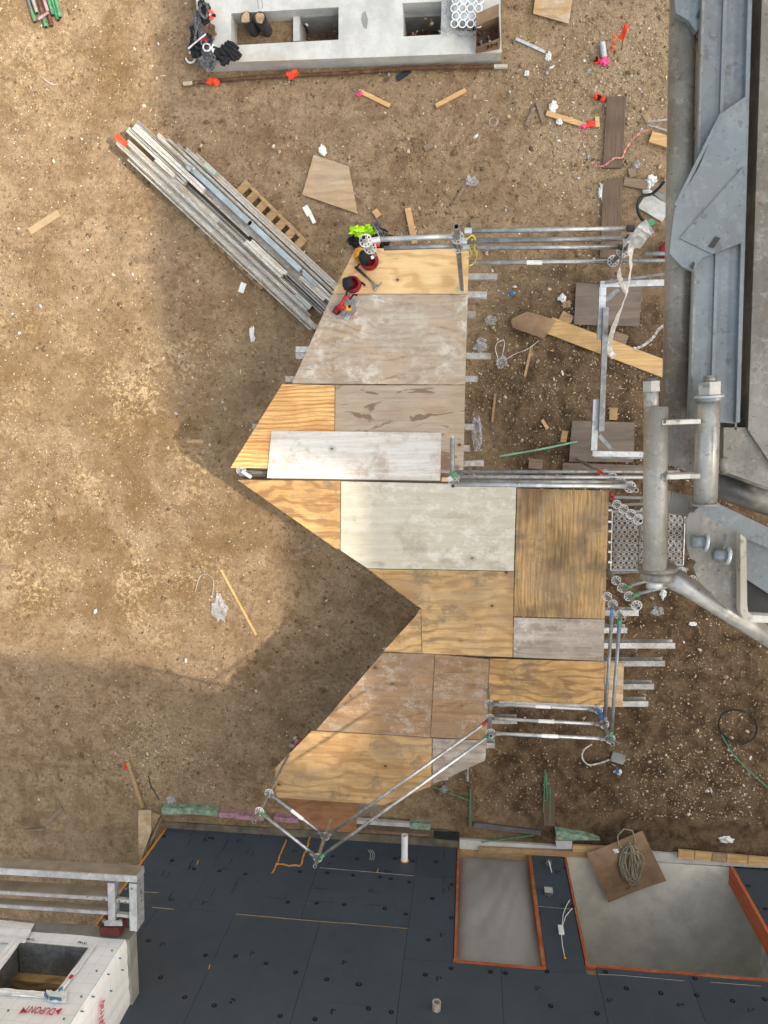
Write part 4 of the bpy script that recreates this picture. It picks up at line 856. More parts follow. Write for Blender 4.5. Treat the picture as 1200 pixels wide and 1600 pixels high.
# ------------------------------------------------------------------ things on the deck
ZT = ZD+.003
def bag(name, px, py, sx, sy, h, mat, rim, rot, label, z=ZT):
    k = thing(name, P(px, py, z), label, 'tool pouch', 'tool pouches on the fresh plywood')
    c = P(px, py, z); R = Matrix.Rotation(rot, 3, 'Z'); n = 20
    m = MB(); lv = ((0, .85), (.03, 1.0), (h*.6, 1.02), (h, .9), (h+.005, .80), (h*.55, .72))
    for zz, kx in lv: m.v += [tuple(c+R@Vector((sx*kx*math.cos(6.2832*i/n)*(1+.06*math.sin(3*i)), sy*kx*math.sin(6.2832*i/n), zz+(.02*math.sin(i*.9) if zz >= h*.6 else 0)))) for i in range(n)]
    for a in range(len(lv)-1):
        for i in range(n): i2 = (i+1) % n; m.f.append((a*n+i, a*n+i2, (a+1)*n+i2, (a+1)*n+i))
    m.f.append(tuple(range(n-1, -1, -1))); m.f.append(tuple((len(lv)-1)*n+i for i in range(n))); m.build('pouch_body', M[mat], k, smooth=True)
    m = MB(); o2 = R@Vector((-sx*.38, 0, h+.01))
    m.blob(c+o2, (sx*.62, sy*.8, .05), .25, 2, 5, 1.6); m.build('open_top', M['black'], k, smooth=True)
    MB().tube([c+o2+R@Vector((-sx*.2, -sy*.9, 0)), c+o2+R@Vector((-sx*.35, -sy*1.25, -.05))], .012, 6).build('pull_tab', M['black'], k)
    return k
bag('tool_pouch', 578, 409, .125, .125, .2, 'darkred', 'black', -.5, 'red pouch with black top and white tag, upper of the two red ones')
MB().box(P(582, 402, ZT+.24), (.04, .04, .01), .4).build('white_tag', M['white'], bpy.data.objects['tool_pouch'])
bag('tool_pouch', 552, 446, .12, .11, .2, 'darkred', 'black', .1, 'red pouch with black top next to the circular saw')
k = thing('tool_pouch', P(563, 398, ZT), 'yellow leather pouch at the upper left corner of the fresh plywood', 'tool pouch', 'tool pouches on the fresh plywood')
MB().blob(P(562, 400, ZT+.06), (.085, .10, .08), .16, 3, 2, 1.2, -.06).build('pouch_body', M['yellow'], k, smooth=True)
MB().blob(P(567, 394, ZT+.11), (.06, .03, .05), .3, 2, 4).build('flap', M['yellow'], k, smooth=True)
for a, b in (((556, 404), (570, 392)), ((560, 409), (562, 398))): MB().tube([P(*a, ZT+.14), P(*b, ZT+.15)], .007, 6).build('strap', plain('dark leather', (.12, .06, .02), .7), k)
k = thing('hammer', P(575, 432, ZT), 'long handled framing hammer lying on the fresh plywood', 'hammer')
h0, h1 = P(555, 417, ZT+.02), P(588, 446, ZT+.02)
MB().tube([h0, h0.lerp(h1, .25), h0.lerp(h1, .5)], .021, 8, r1=.017).build('grip', M['rubber'], k, smooth=True)
MB().tube([h0.lerp(h1, .5), h0.lerp(h1, .8), h1], .014, 8).build('handle', M['steel'], k, smooth=True)
hd = MB().tube([P(584.5, 454, ZT+.03), P(588, 449, ZT+.03)], .02, 8).build('hammer_head', M['steel'], k)
MB().tube([P(588, 449, ZT+.03), P(593, 446, ZT+.03), P(597, 441, ZT+.015)], .016, 6, r1=.006).build('claw', M['steel'], k)
MB().box(P(586, 446, ZT+.03), (.045, .045, .04), .8).build('head_socket', M['steel'], k)
k = thing('screwdriver', P(569, 444, ZT), 'small dark screwdriver between the red pouch and the hammer', 'screwdriver')
MB().tube([P(565, 441, ZT+.015), P(570.5, 446, ZT+.015)], .014, 8).build('handle', M['rubber'], k); MB().tube([P(570.5, 446, ZT+.015), P(574, 449, ZT+.015)], .004, 6).build('blade', M['steel'], k)
# circular saw
k = thing('circular_saw', P(540, 480, ZT), 'red cordless circular saw lying on the weathered plywood', 'circular saw')
ax = (P(558, 468, ZT)-P(541, 496, ZT)).normalized(); ay = Vector((-ax.y, ax.x, 0)); c = P(545, 481, ZT)
def S(a, b, zz): return c+ax*a+ay*b+ZV*zz
MB().prism([S(-.16, -.075, .0), S(.15, -.075, .0), S(.15, -.02, .0), S(-.16, -.02, .0)], (0, 0, .006)).build('base_plate', M['galv_bright'], k)
MB().prism([S(-.16, -.085, .004), S(.16, -.085, .004), S(.16, -.073, .004), S(-.16, -.073, .004)], (0, 0, .05)).build('base_edge', M['galv_bright'], k)
gd = MB(); n = 18; gd.prism([S(.13*math.cos(math.pi*i/n)*1.0, -.02+.085*math.sin(math.pi*i/n), .05) for i in range(n+1)], (0, 0, .04)); gd.build('blade_guard', plain('grey guard', (.13, .16, .15), .5), k)
MB().tube([S(0, -.03, .03), S(0, -.03, .075)], .085, 20).build('blade', M['steel'], k)
MB().tube([S(.0, -.02, .076), S(.0, -.02, .10)], .045, 14).build('hub', M['yellow'], k)
MB().tube([S(.02, -.02, .101), S(.02, -.02, .115)], .022, 10).build('arbor_nut', M['black'], k)
MB().tube([S(-.04, .05, .07), S(-.02, .10, .09), S(.10, .10, .09), S(.13, .04, .08)], .024, 10).build('handle', M['red'], k, smooth=True)
MB().blob(S(-.05, .075, .06), (.075, .05, .06), .15, 2, 1).build('motor', M['red'], k, smooth=True)
MB().box(S(-.12, .11, .05), (.10, .08, .08), math.atan2(ax.y, ax.x)).build('battery', M['black'], k)
MB().box(S(-.12, .11, .095), (.07, .05, .012), math.atan2(ax.y, ax.x)).build('battery_top', M['darkred'], k)
MB().tube([S(.10, .03, .09), S(.18, .02, .1), S(.20, -.03, .1)], .012, 8).build('front_handle', M['black'], k)
# hi-vis vest and gear piled at the corner post
k = thing('gear_pile', P(575, 368, 0), 'lime vest and black harness piled on the ground at the upper left corner post', 'work clothes')
MB().blob(P(561, 362, .3), (.14, .09, .10), .5, 3, 11, 2.2).build('vest', M['hivis'], k); MB().blob(P(578, 361, .3), (.10, .07, .09), .6, 3, 12, 2.2).build('vest', M['hivis'], k)
MB().blob(P(556, 376, .2), (.11, .08, .12), .4, 3, 14, 2).build('bag', M['black'], k); MB().blob(P(592, 372, .2), (.17, .13, .12), .45, 3, 15, 2.4).build('harness', M['black'], k); MB().blob(P(588, 355, .3), (.08, .07, .06), .6, 3, 16, 2.6).build('strap_bundle', M['grey_cloth'], k)
for a in range(5): MB().tube([P(582+a*4, 350+a*3, .42), P(588+a*4, 360+a, .46), P(594+a*3, 372-a, .4)], .012, 6).build('strap', M['grey_cloth'] if a % 2 else M['steel'], k)
MB().blob(P(589, 381, .35), (.05, .04, .04), .4, 2, 17).build('label_patch', M['flag'], k)
# sling and cords on the upper railing
def ribbon(pts, w, mat, name, parent=None, tw=0.0, **kw):
    m = MB(); P3 = [Vector(p) for p in pts]; L = len(P3)
    for i, p in enumerate(P3):
        d = (P3[min(i+1, L-1)]-P3[max(i-1, 0)]).normalized(); s = d.cross(ZV).normalized(); a = tw*math.sin(i*1.7); s = s*math.cos(a)+ZV*math.sin(a)
        for zz in (0, -.004): m.v += [tuple(p+s*w/2+ZV*zz), tuple(p-s*w/2+ZV*zz)]
    for i in range(L-1):
        b = i*4; m.f += [(b, b+1, b+5, b+4), (b+2, b+6, b+7, b+3), (b, b+4, b+6, b+2), (b+1, b+3, b+7, b+5)]
    m.f += [(0, 2, 3, 1), (L*4-4, L*4-3, L*4-1, L*4-2)]
    return m.build(name, mat, parent, **kw)
def smooth_pts(pts, n=6):
    out = []; L = len(pts)
    for i in range(L-1):
        p = [Vector(pts[max(0, min(L-1, i+k))]) for k in (-1, 0, 1, 2)]
        for j in range(n):
            t_ = j/n; out.append(.5*((2*p[1])+(p[2]-p[0])*t_+(2*p[0]-5*p[1]+4*p[2]-p[3])*t_*t_+(3*p[1]-p[0]-3*p[2]+p[3])*t_**3))
    out.append(Vector(pts[-1])); return out
k = thing('lifting_sling', P(980, 450), 'pale webbing sling looped over the upper rail and hanging into the yard', 'sling')
ribbon(smooth_pts([P(1012, 358, 5.68), P(996, 372, 5.5), P(987, 395, 5.2), P(985, 425, 4.4), P(978, 462, 3.2), P(966, 492, 2.0), P(955, 525, .9), P(952, 545, .3), P(959, 558, .06)]), .10, M['strap'], 'strap', k, .5)
ribbon(smooth_pts([P(1004, 366, 5.6), P(984, 372, 5.5), P(974, 382, 5.1), P(972, 405, 4.4), P(967, 425, 3.8), P(972, 445, 3.4), P(980, 458, 3.1)]), .07, M['strap'], 'strap', k, .6)
ribbon(smooth_pts([P(1016, 353, 5.75), P(1005, 362, 5.72), P(990, 384, 5.5)], 4), .13, M['strap'], 'strap', k, .3)
ribbon(smooth_pts([P(1050, 500, .3), P(1030, 514, .2), P(1020, 528, .1), P(1003, 541, .06), P(988, 545, .05)]), .05, M['strap'], 'strap', label='thin twisted pale strap on the ground beside the light plank', cat='strap', tw=.9)
MB().tube(smooth_pts([P(729, 374, 5.2), P(738, 368, 5.2), P(743, 376, 5.05), P(741, 388, 4.8), P(745, 397, 4.5), P(742, 409, 4), P(733, 415, 3.95), P(722, 411, 3.95)]), .007, 6).build('yellow_cord', M['cord'], label='thin yellow cord looped over the rails beside the upper post', cat='cord')
MB().tube(smooth_pts([P(738, 374, 5.1), P(733, 385, 4.9), P(737, 398, 4.6), P(731, 404, 4.2)]), .007, 6).build('yellow_cord', M['cord'], label='shorter piece of yellow cord hanging between the upper rails', cat='cord')
# ------------------------------------------------------------------ concrete footing at the top
zf = .31
def Fp(px, py, z=zf): return P(px, py, z)
foot = thing('concrete_footing', P(548, 40), 'pale concrete footing block with two rectangular pockets at the top of the yard', 'concrete block')
outer = [(302, -60), (313, 99), (784, 82), (781, -75)]
h1 = [(361, 21), (529, 11), (529, 62), (361, 71)]; h2 = [(629, 5), (690, 2), (689, 54), (630, 57)]
def quadface(mb, pts): mb.add(pts, [tuple(range(len(pts)))])
top_ = MB()
Fq = [Fp(*q) for q in outer]
def band(a): quadface(top_, [Fp(*q) for q in a])
band([(302, -60), (311, 70.5), (361, 71), (361, 21), (529, 11), (529, -67)]); band([(311, 70.5), (313, 99), (784, 82), (783, 52), (689, 54), (630, 57), (529, 62), (361, 71)])
band([(529, -67), (529, 62), (630, 57), (629, 5), (690, 2), (690, -72)]); band([(690, -72), (690, 2), (689, 54), (783, 52), (781, -75)])
for loop, dn in ((outer, .42), (h1, .50), (h2, .8)):
    L = [Fp(*q) for q in loop]; n = len(L); cx = sum((q for q in L), Vector((0, 0, 0)))/n
    for i in range(n):
        a, b = L[i], L[(i+1) % n]
        f = [a, b, b-ZV*dn, a-ZV*dn]; top_.add(f if loop is not outer else f[::-1], [(0, 1, 2, 3)])
top_.build('footing_body', M['concrete'], foot)
def fwall(p, q, z0, z1, w=.10, mat='concrete_g'): a = P(*p, z1); b = P(*q, z1); a.z = b.z = (z0+z1)/2; MB().bar(a, b, w, z1-z0).build('pocket_wall', M[mat], foot)
fwall((463, 64), (463, 20), -.5, .1, .10, 'concrete'); fwall((472, 24), (535, 20), -.5, .12, .06)
MB().prism([P(468, 75, -.40), P(536, 70, -.40), P(536, 5, -.40), P(468, 10, -.40)], (0, 0, -.1)).build('pocket_floor', M['bark'], foot)
MB().prism([P(622, 66, -.46), P(700, 62, -.46), P(700, -5, -.46), P(622, -5, -.46)], (0, 0, -.05)).build('pocket_floor', M['rust'], foot)
fwall((622, 20), (700, 16), -.5, .02, .14)
MB().prism([P(566, 20, zf+.002), P(571, 17, zf+.002), P(575, 30, zf+.002), P(573, 46, zf+.002), P(567, 42, zf+.002), P(564, 30, zf+.002)], (0, 0, -.001)).build('mortar_stain', M['sheathing'], foot)
for a, b in (((402, -5), (404, 14)), ((409, -5), (410, 13))): MB().bar(P(*a, zf+.002), P(*b, zf+.002), .012, .004).build('form_line', M['sheathing'], foot)
for i, (px, py, lb) in enumerate(((385, 28, 'left one of two dark capped tubes standing in the footing pocket'), (406, 28, 'right one of two dark capped tubes standing in the footing pocket'))):
    q = P(px, py, .42); k = thing('conduit', (q.x, q.y, 0), lb, 'tube'); MB().tube([(q.x, q.y, -.05), (q.x, q.y, .415)], .085, 18).build('tube_body', plain('grey plastic tube', (.045, .048, .05), .6), k, smooth=False)
    MB().tube([(q.x, q.y, .39), (q.x, q.y, .423)], .093, 18).build('taped_rim', M['rubber'], k); MB().blob((q.x, q.y, .42), (.075, .075, .018), .3, 2, i).build('dirt_cap', M['block'], k)
# rusty pipe with flags
k = thing('iron_pipe', P(540, 117), 'long rusty iron pipe lying along the front of the footing', 'pipe')
pp = smooth_pts([P(288, 131, .05), P(400, 121, .05), P(540, 114, .05), P(660, 106, .06), P(790, 104, .05)]); MB().tube(pp, .029, 10).build('pipe_body', M['rust'], k, smooth=True)
MB().tube([P(287, 131.3, .05), P(301, 129.5, .05)], .031, 10).build('pipe_end', M['alu_tan'], k); MB().tube([P(772, 104, .05), P(793, 104, .05)], .034, 10).build('pipe_end', M['alu_white'], k)
for px, py in ((328, 127), (336, 128), (455, 117), (461, 116)): MB().blob(P(px, py, .08), (.06, .05, .035), .6, 2, int(px)).build('flag', M['flag'], k)
# tool belts and harness on the footing corner
k = thing('tool_harness', P(315, 60, zf), 'black and grey safety harness with straps heaped on the left end of the footing', 'harness')
for i, (px, py, sx, sy, mt) in enumerate(((316, 14, .05, .13, 'black'), (322, 22, .06, .14, 'black'), (310, 40, .08, .17, 'grey_cloth'), (318, 62, .13, .12, 'grey_cloth'), (308, 72, .10, .14, 'black'), (327, 50, .09, .10, 'bark'), (322, 95, .11, .10, 'grey_cloth'), (304, 50, .06, .10, 'black'), (328, 84, .05, .12, 'grey_cloth'))):
    MB().blob(P(px, py, zf+.04), (sx, sy, .06), .45, 3, 30+i, 2.3).build('strap_bundle', M[mt], k)
for a in ([(314, 5), (312, 18), (322, 28), (324, 10), (318, 4)], [(300, 60), (308, 75), (320, 70), (330, 62), (322, 52)], [(310, 90), (318, 104), (332, 108), (336, 92)], [(296, 78), (306, 66), (320, 56)], [(312, 30), (306, 50), (304, 70)]):
    ribbon(smooth_pts([P(x, y, zf+.11+.03*(j % 2)) for j, (x, y) in enumerate(a)]), .04, M['grey_cloth'] if a[0][0] > 305 else M['black'], 'strap', k, .4)
ribbon(smooth_pts([P(294, 76, zf+.14), P(308, 64, zf+.15), P(322, 53, zf+.15)]), .025, M['strap'], 'white_strap', k)
def torus(c, R, r, n=16, w=8, arc=1.0, tilt=(0, 0, 1)):
    q = Vector(tilt).to_track_quat('Z', 'Y'); pts = [Vector(c)+q@Vector((R*math.cos(2*math.pi*arc*i/n), R*math.sin(2*math.pi*arc*i/n), 0)) for i in range(n+1)]
    return MB().tube(pts, r, w)
torus(P(298, 90, zf-.22), .075, .016, arc=.8).build('ring', M['white'], k, smooth=True); torus(P(323, 74, zf+.14), .055, .013, tilt=(.2, .1, 1)).build('ring', M['strap'], k, smooth=True); torus(P(318, 66, zf+.14), .04, .010).build('ring', M['steel'], k, smooth=True)
MB().blob(P(320, 62, zf+.12), (.05, .05, .03), .4, 2, 8).build('buckle', M['darkred'], k)
k = thing('tape_measure', P(328, 24, zf), 'orange tape measure on the footing beside the black straps', 'tape measure')
MB().tube([P(328, 23, zf+.005), P(328, 23, zf+.055)], .065, 14).build('case', M['flag'], k); MB().box(P(327, 22, zf+.058), (.05, .04, .008), .2).build('sticker', M['white'], k); MB().box(P(334, 24, zf+.03), (.05, .03, .04), .2).build('clip', M['black'], k)
k = thing('glove', P(355, 83, zf), 'black work gloves in a crumpled heap on the footing', 'gloves')
MB().blob(P(350, 85, zf+.05), (.15, .12, .06), .4, 3, 41, 1.8).build('palm', M['black'], k)
for a, b in (((350, 74), (374, 92)), ((347, 72), (368, 95)), ((352, 68), (377, 88)), ((340, 88), (352, 98)), ((356, 66), (372, 76))): MB().tube(smooth_pts([P(*a, zf+.09), P((a[0]+b[0])/2, (a[1]+b[1])/2-2, zf+.11), P(*b, zf+.04)], 4), .03, 8).build('finger', M['black'], k, smooth=True)
MB().blob(P(334, 78, zf+.04), (.05, .09, .04), .5, 2, 44).build('white_rag', M['paper'], label='small white rag between the harness and the black gloves', cat='rag')
# wrapped package with round pads
k = thing('wrapped_package', P(729, 20, zf), 'clear wrapped grey package showing rows of white rings on the footing', 'package')
def pk(a, b): x = 703+52*a; y = -28+70*b; e = min(a, 1-a, b, 1-b); return P(x+(2 if b > .8 else 0), y, zf+.03+.15*min(1, e*6)**.5)
m = MB().grid(pk, 14, 18); m.build('package_body', plain('pale grey pads', (.40, .43, .46), .5, 0, .4, 10), k, smooth=True)
MB().prism([P(705, 40, zf+.04), P(718, 46, zf+.04), P(742, 47, zf+.04), P(750, 42, zf+.04), P(750, 36, zf+.04), P(705, 33, zf+.04)], (0, 0, -.03)).build('black_edge', M['black'], k)
rings = []
for r_, y in enumerate((-14, 0, 13, 25, 37)):
    for c_ in range(4):
        x = 710+c_*12.6+(2 if r_ % 2 else 0)
        if x < 752: torus(P(x, y, zf+.185), .052, .010, 14, 6).build('ring', M['white'], k, smooth=True)
def fold(px0, px1, py0, py1, z, sd, name='plastic_wrap', parent=None, mat='plastic', **kw):
    def fn(a, b):
        x = px0+(px1-px0)*a; y = py0+(py1-py0)*b; q = P(x, y, z); nn = mnoise.noise(Vector((a*4+sd, b*4, sd)))
        q.z += .05*nn+.03*mnoise.noise(Vector((a*11+sd, b*11, 0)))+.04; w = mnoise.noise(Vector((a*3, b*3+sd, 5)))*.05; return q+Vector((w, -w, 0))
    return MB().grid(fn, 12, 12).build(name, M[mat], parent, **kw)
fold(690, 712, -2, 30, zf+.01, 1, parent=k); fold(688, 730, 38, 56, zf+.01, 2, parent=k); fold(715, 742, 44, 60, zf+.0, 3, parent=k)
# open box with hardware
k = thing('cardboard_box', P(760, 62, zf), 'open brown cardboard box with metal fittings inside at the right end of the footing', 'box')
b4 = [P(744, 83, zf+.005), P(780, 76, zf+.005), P(778, 44, zf+.005), P(744, 52, zf+.005)]; tz = (.19, .34, .34, .22)
def wl_(i, j, nm='box_side', z0=None):
    a, b = b4[i], b4[j]; o_ = (b-a).cross(ZV).normalized()*.006; return MB().prism([a, b, b+ZV*tz[j], a+ZV*tz[i]], o_).build(nm, M['cardboard'], k)
fr_ = wl_(0, 1, 'box_front'); wl_(1, 2); wl_(2, 3); wl_(3, 0)
MB().prism([q+ZV*.001 for q in b4], (0, 0, .006)).build('box_floor', M['bark'], k)
a, b = b4[0], b4[1]; rr = (b-a).normalized(); nn = rr.cross(ZV)
text_mb('3M', a+(b-a)*.66+ZV*.155+nn*.009, rr+ZV*.25, ZV, .11).build('printed_text', M['print'], k)
MB().prism([b4[3]+ZV*.23, b4[2]+ZV*.35, b4[2]+ZV*.40+Vector((0, .14, 0)), b4[3]+ZV*.28+Vector((0, .14, 0))], (0, 0, .006)).build('box_flap', M['cardboard'], k)
for i in range(9):
    q = P(750+random.random()*24, 54+random.random()*18, zf+.03); MB().tube([q, q+Vector((random.uniform(-.05, .05), random.uniform(-.05, .05), .05))], .02, 8).build('fitting', M['steel'] if i % 3 else M['galv_bright'], k)
# ------------------------------------------------------------------ stack of scaffold beams on a pallet
A_ = Vector((177, 229)); D_ = Vector((305, 284)).normalized(); O_ = Vector((D_.y, -D_.x))
def sp(s, o, z): q = A_+D_*s+O_*(o*.80); return P(q.x, q.y, z)
def beam(s0, s1, o, lay, mat, label, w=.082, h=.085, slot=True, o1=None, z0=.15):
    w *= .84; z = z0+lay*.09+h; a = sp(s0, o, z); b = sp(s1, o if o1 is None else o1, z); a.z = b.z = z; d = (b-a).normalized(); sd = d.cross(ZV)
    k = thing('beam', (a+b)/2-ZV*h, label, 'aluminium beam', 'scaffold beams stacked on the pallet')
    MB().bar(a-ZV*h/2, b-ZV*h/2, w, h).build('beam_body', M[mat], k)
    if slot:
        for e in (-1, 1): MB().bar(a+sd*e*w*.36-ZV*.001, b+sd*e*w*.36-ZV*.001, w*.20, .012).build('flange_rib', M[mat], k)
        MB().bar(a+d*.01+ZV*.001, b-d*.01+ZV*.001, w*.16, .003).build('groove', M['slot'] if slot == 2 else M['alu_dark'], k)
    return k
S_ = 'scaffold beam in the stack'
beam(30, 420, 3, 0, 'alu_st', 'silver beam along the lower left edge of the stack', slot=2)
beam(0, 425, 11, 1, 'alu_st', 'long silver beam with grey end, second from the lower left edge', slot=1)
beam(22, 405, 18, 1, 'alu_dark', 'grey beam just inside the long silver ones at the lower left', slot=2)
beam(10, 395, 26, 1, 'alu_st', 'plaster spotted silver beam running past the orange end', slot=1)
beam(-10, 12, 20, 2, 'flag', 'short beam end painted orange red, leftmost tip of the stack', slot=0, w=.10, h=.03)
beam(62, 250, 33, 1, 'alu_tan', 'rust streaked tan beam in the left middle of the stack', slot=1)
beam(200, 395, 32, 1, 'alu_tan', 'tan edged beam ending in a green block', slot=2)
beam(366, 397, 32.5, 2, 'alu_green', 'short green beam end near the deck', slot=1, h=.02)
beam(252, 330, 40, 2, 'alu_white', 'short chalk white beam lying on top in the middle', w=.10)
beam(258, 333, 49, 2, 'alu_white', 'second short chalk white beam beside the first', w=.07)
beam(60, 415, 41, 0, 'alu_dark', 'dark beam in the gap below the white pieces', slot=2)
beam(-2, 120, 44, 1, 'alu_white', 'white tipped beam at the upper left of the stack', w=.10, slot=2)
beam(62, 100, 39, 2, 'alu_white', 'short cream piece across the grey beams near the left end', slot=1)
beam(95, 390, 48, 0, 'slot', 'dark channel between the tan and the grey beams', slot=0)
beam(100, 250, 54, 1, 'alu_st', 'thin shiny grey beam above the dark channel', w=.05, slot=0)
beam(125, 360, 62, 1, 'alu_dark', 'wide mottled grey beam left of the blue one', w=.14, slot=1)
beam(330, 415, 52, 1, 'alu_dark', 'dark grey beam with a shiny edge near the deck', slot=2)
beam(320, 420, 61, 0, 'alu_dark', 'low grey beam passing under the deck edge', slot=2)
beam(2, 150, 57, 2, 'alu_white', 'cream coloured beam at the top left end of the stack', w=.12)
beam(0, 170, 68, 1, 'alu_dark', 'dark grey beam behind the cream one', w=.06, slot=2)
beam(40, 190, 73, 1, 'alu_tan', 'yellowish beam at the upper left end', slot=1)
beam(112, 240, 72, 2, 'alu_blue', 'grey blue beam with a silver clamp on its end', w=.09, slot=0)
beam(235, 345, 73, 2, 'alu_blue', 'sky blue painted beam on top of the stack', w=.10, slot=0)
beam(100, 350, 66, 0, 'alu_dark', 'dark grey beam in the gap along the blue ones', slot=2)
beam(350, 425, 72, 1, 'alu_white', 'pale dusty beam after the blue one, next to the deck', w=.12)
beam(352, 404, 62, 1.2, 'alu_white', 'short pale beam next to the dusty one', w=.07, slot=1)
beam(352, 380, 72, 2.05, 'alu_blue', 'pale beam end with blue marks near the deck', slot=0, h=.02)
for i in range(5):
    beam(38+i*16, 430-i*3, 77+i*5.4, [1, 1, 0, 1, 0][i], ['alu_tan', 'alu_st', 'alu_dark', 'alu_st', 'alu_tan'][i], 'grey beam along the upper right side of the stack, %s from the outside' % ['fifth', 'fourth', 'third', 'second', 'first'][i], slot=1, w=.072)
beam(122, 145, 97, 1.6, 'alu_green', 'short green stained beam end at the upper right', slot=0)
k = bpy.data.objects['beam']
cl_ = thing('clamp', sp(113, 72, .42), 'silver clamp on the end of the grey blue beam', 'clamp')
for a, b in ((-4, -3), (3, 2), (0, 4)): MB().tube([sp(110+a, 72+b, .42), sp(116+a, 72+b, .46)], .028, 8).build('clamp_jaw', M['galv_bright'], cl_)
pal = thing('pallet', sp(260, 60, 0), 'wooden pallet under the stack of scaffold beams', 'pallet')
for i in range(7):
    s = 193+i*20.5; MB().bar(sp(s, -6, .12), sp(s, 128-i*.8, .12), .125, .022).build('deck_board', M['lumber_tan'], pal)
for o in (-4, 62, 121): MB().bar(sp(186, o+3, .06), sp(322, o-2, .06), .05, .09).build('stringer', M['lumber_old'], pal)
MB().bar(sp(186, 126, .125), sp(322, 121, .125), .05, .03).build('edge_board', M['lumber_tan'], pal)
# green bars at the top left
for i, (x0, y0, x1, y1, mt, gl, lb) in enumerate(((38, -20, 55, 34, 'steel', 1, 'leftmost bar of the bundle at the top left, grey with a green end'), (45, -20, 58, 20, 'alu_dark', 0, 'grey bar second from the left in the bundle'), (55, -20, 72, 42, 'rust', 1, 'longest brown bar with a green end in the bundle'), (62, -20, 75, 18, 'pinkfoam', 0, 'pinkish bar in the middle of the bundle'), (66, -20, 81, 40, 'rust', 0, 'brown bar right of the middle of the bundle'), (70, -20, 83, 23, 'green', 0, 'short green bar in the bundle'), (76, -20, 91, 31, 'green', 1, 'long green bar second from the right in the bundle'), (82, -20, 94, 27, 'green', 1, 'rightmost green bar of the bundle at the top left'))):
    zz = .04+.03*(i % 2); k = thing('steel_bar', P((x0+x1)/2, (y0+y1)/2, 0), lb, 'bar', 'bars in the bundle at the top left')
    MB().tube([P(x0, y0, zz), P(x1, y1, zz)], .027, 8).build('bar_body', M[mt], k)
    if gl: MB().tube([P(x0+(x1-x0)*.7, y0+(y1-y0)*.7, zz), P(x1, y1, zz)], .029, 8).build('green_end', M['green'], k)
    MB().tube([P(x1, y1, zz), P(x1+.3, y1+.8, zz)], .02, 8).build('bore', M['black'], k)
MB().tube([P(60, 30, .1), P(76, 19, .1)], .02, 6).build('tie', M['pinkfoam'], label='short pinkish tie across the bar bundle', cat='tie')
# ------------------------------------------------------------------ loose things on the ground
def gsheet(name, pts, mat, label, cat, z=.03, th=.018, **k): return sheet(name, pts, mat, None, z=z, th=th, tilt=.004, label=label, cat=cat, **k)
gsheet('plywood_scrap', [(490, 242), (545, 260), (559, 334), (472, 304)], 'ply_ground', 'four cornered offcut of tan plywood beside the beam stack', 'plywood', z=.04)
gsheet('plywood_scrap', [(838, -18), (898, -25), (889, 37), (833, 21)], 'ply_ground', 'tan plywood offcut cut by the top edge right of the footing', 'plywood', z=.04)
gsheet('plywood_pad', [(900, 442), (1003, 448), (999, 510), (897, 507)], 'ply_dark', 'dark plywood pad under the upper corner of the steel angle frame', 'plywood', z=.05)
gsheet('plywood_pad', [(894, 657), (992, 660), (990, 722), (889, 721)], 'ply_dark', 'dark plywood pad under the lower corner of the steel angle frame', 'plywood', z=.05)
gsheet('plywood_pad', [(880, 723), (1005, 727), (1004, 740), (878, 738)], 'ply_dark', 'dark board strip below the lower plywood pad', 'plywood', z=.04)
def pl(name, p0, p1, w, h, mat, label, cat='board', z=0.0): return pbar(name, p0, p1, w, h, mat, z, label=label, cat=cat)
pl('plank', (964, 150), (957, 262), 27, .05, 'lumber_dark', 'upper of the two muddy dark planks, with a red and white cord over its end')
pl('plank', (958, 281), (953, 402), 28, .05, 'lumber_dark', 'lower muddy dark plank running under the upper rails')
pl('plank', (858, 508), (1048, 580), 25, .05, 'lumber', 'long pale plank poking out of the brown cardboard')
pl('plank', (975, 283), (1040, 295), 12, .04, 'lumber_old', 'short weathered board right of the lower muddy plank')
pl('lumber_piece', (1017, 213), (1060, 226), 15, .06, 'lumber', 'thick yellow timber end beside the galvanised beam')
pl('wooden_stake', (564, 143), (609, 165), 6, .03, 'stake', 'pale stake with a pink ribbon left of the middle', 'stake')
pl('wooden_stake', (681, 165), (728, 140), 6, .03, 'stake', 'pale stake without ribbon below the footing', 'stake')
pl('wooden_stake', (854, 176), (916, 196), 7, .03, 'stake', 'pale stake with red and pink ribbon on its right end', 'stake')
pl('wooden_stake', (637, 325), (648, 380), 9, .03, 'stake', 'upright pale board passing under the upper rail', 'stake')
pl('wooden_stake', (199, 1191), (222, 1262), 6, .04, 'lumber_tan', 'brown stake with a red flag near the wall corner', 'stake')
pl('wooden_stake', (345, 890), (400, 992), 4, .02, 'straw', 'thin yellow stick on the sunlit dirt', 'stake')
pl('wood_offcut', (933, 182), (934, 198), 6, .03, 'stake', 'small pale offcut at the end of the red ribbon stake', 'offcut')
pl('wood_offcut', (585, 328), (592, 338), 9, .03, 'stake', 'small square offcut left of the upright pale board', 'offcut')
pl('wood_offcut', (46, 362), (92, 332), 11, .012, 'dusted', 'dust covered board half buried at the left', 'board', -.004)
pl('wood_offcut', (72, 1287), (97, 1263), 7, .02, 'lumber_old', 'thin grey stick at the lower left, upper one', 'stick')
pl('wood_offcut', (37, 1298), (70, 1296), 4, .02, 'lumber_old', 'thin grey stick at the lower left, lower one', 'stick')
pl('wood_offcut', (876, 493), (893, 502), 16, .03, 'lumber_tan', 'tan block above the long pale plank', 'block')
pl('wood_offcut', (960, 525), (980, 532), 14, .03, 'lumber_old', 'brown block below the upper plywood pad', 'block')
pl('wood_offcut', (826, 724), (848, 726), 15, .03, 'lumber_old', 'brown block lying above the middle rails', 'block')
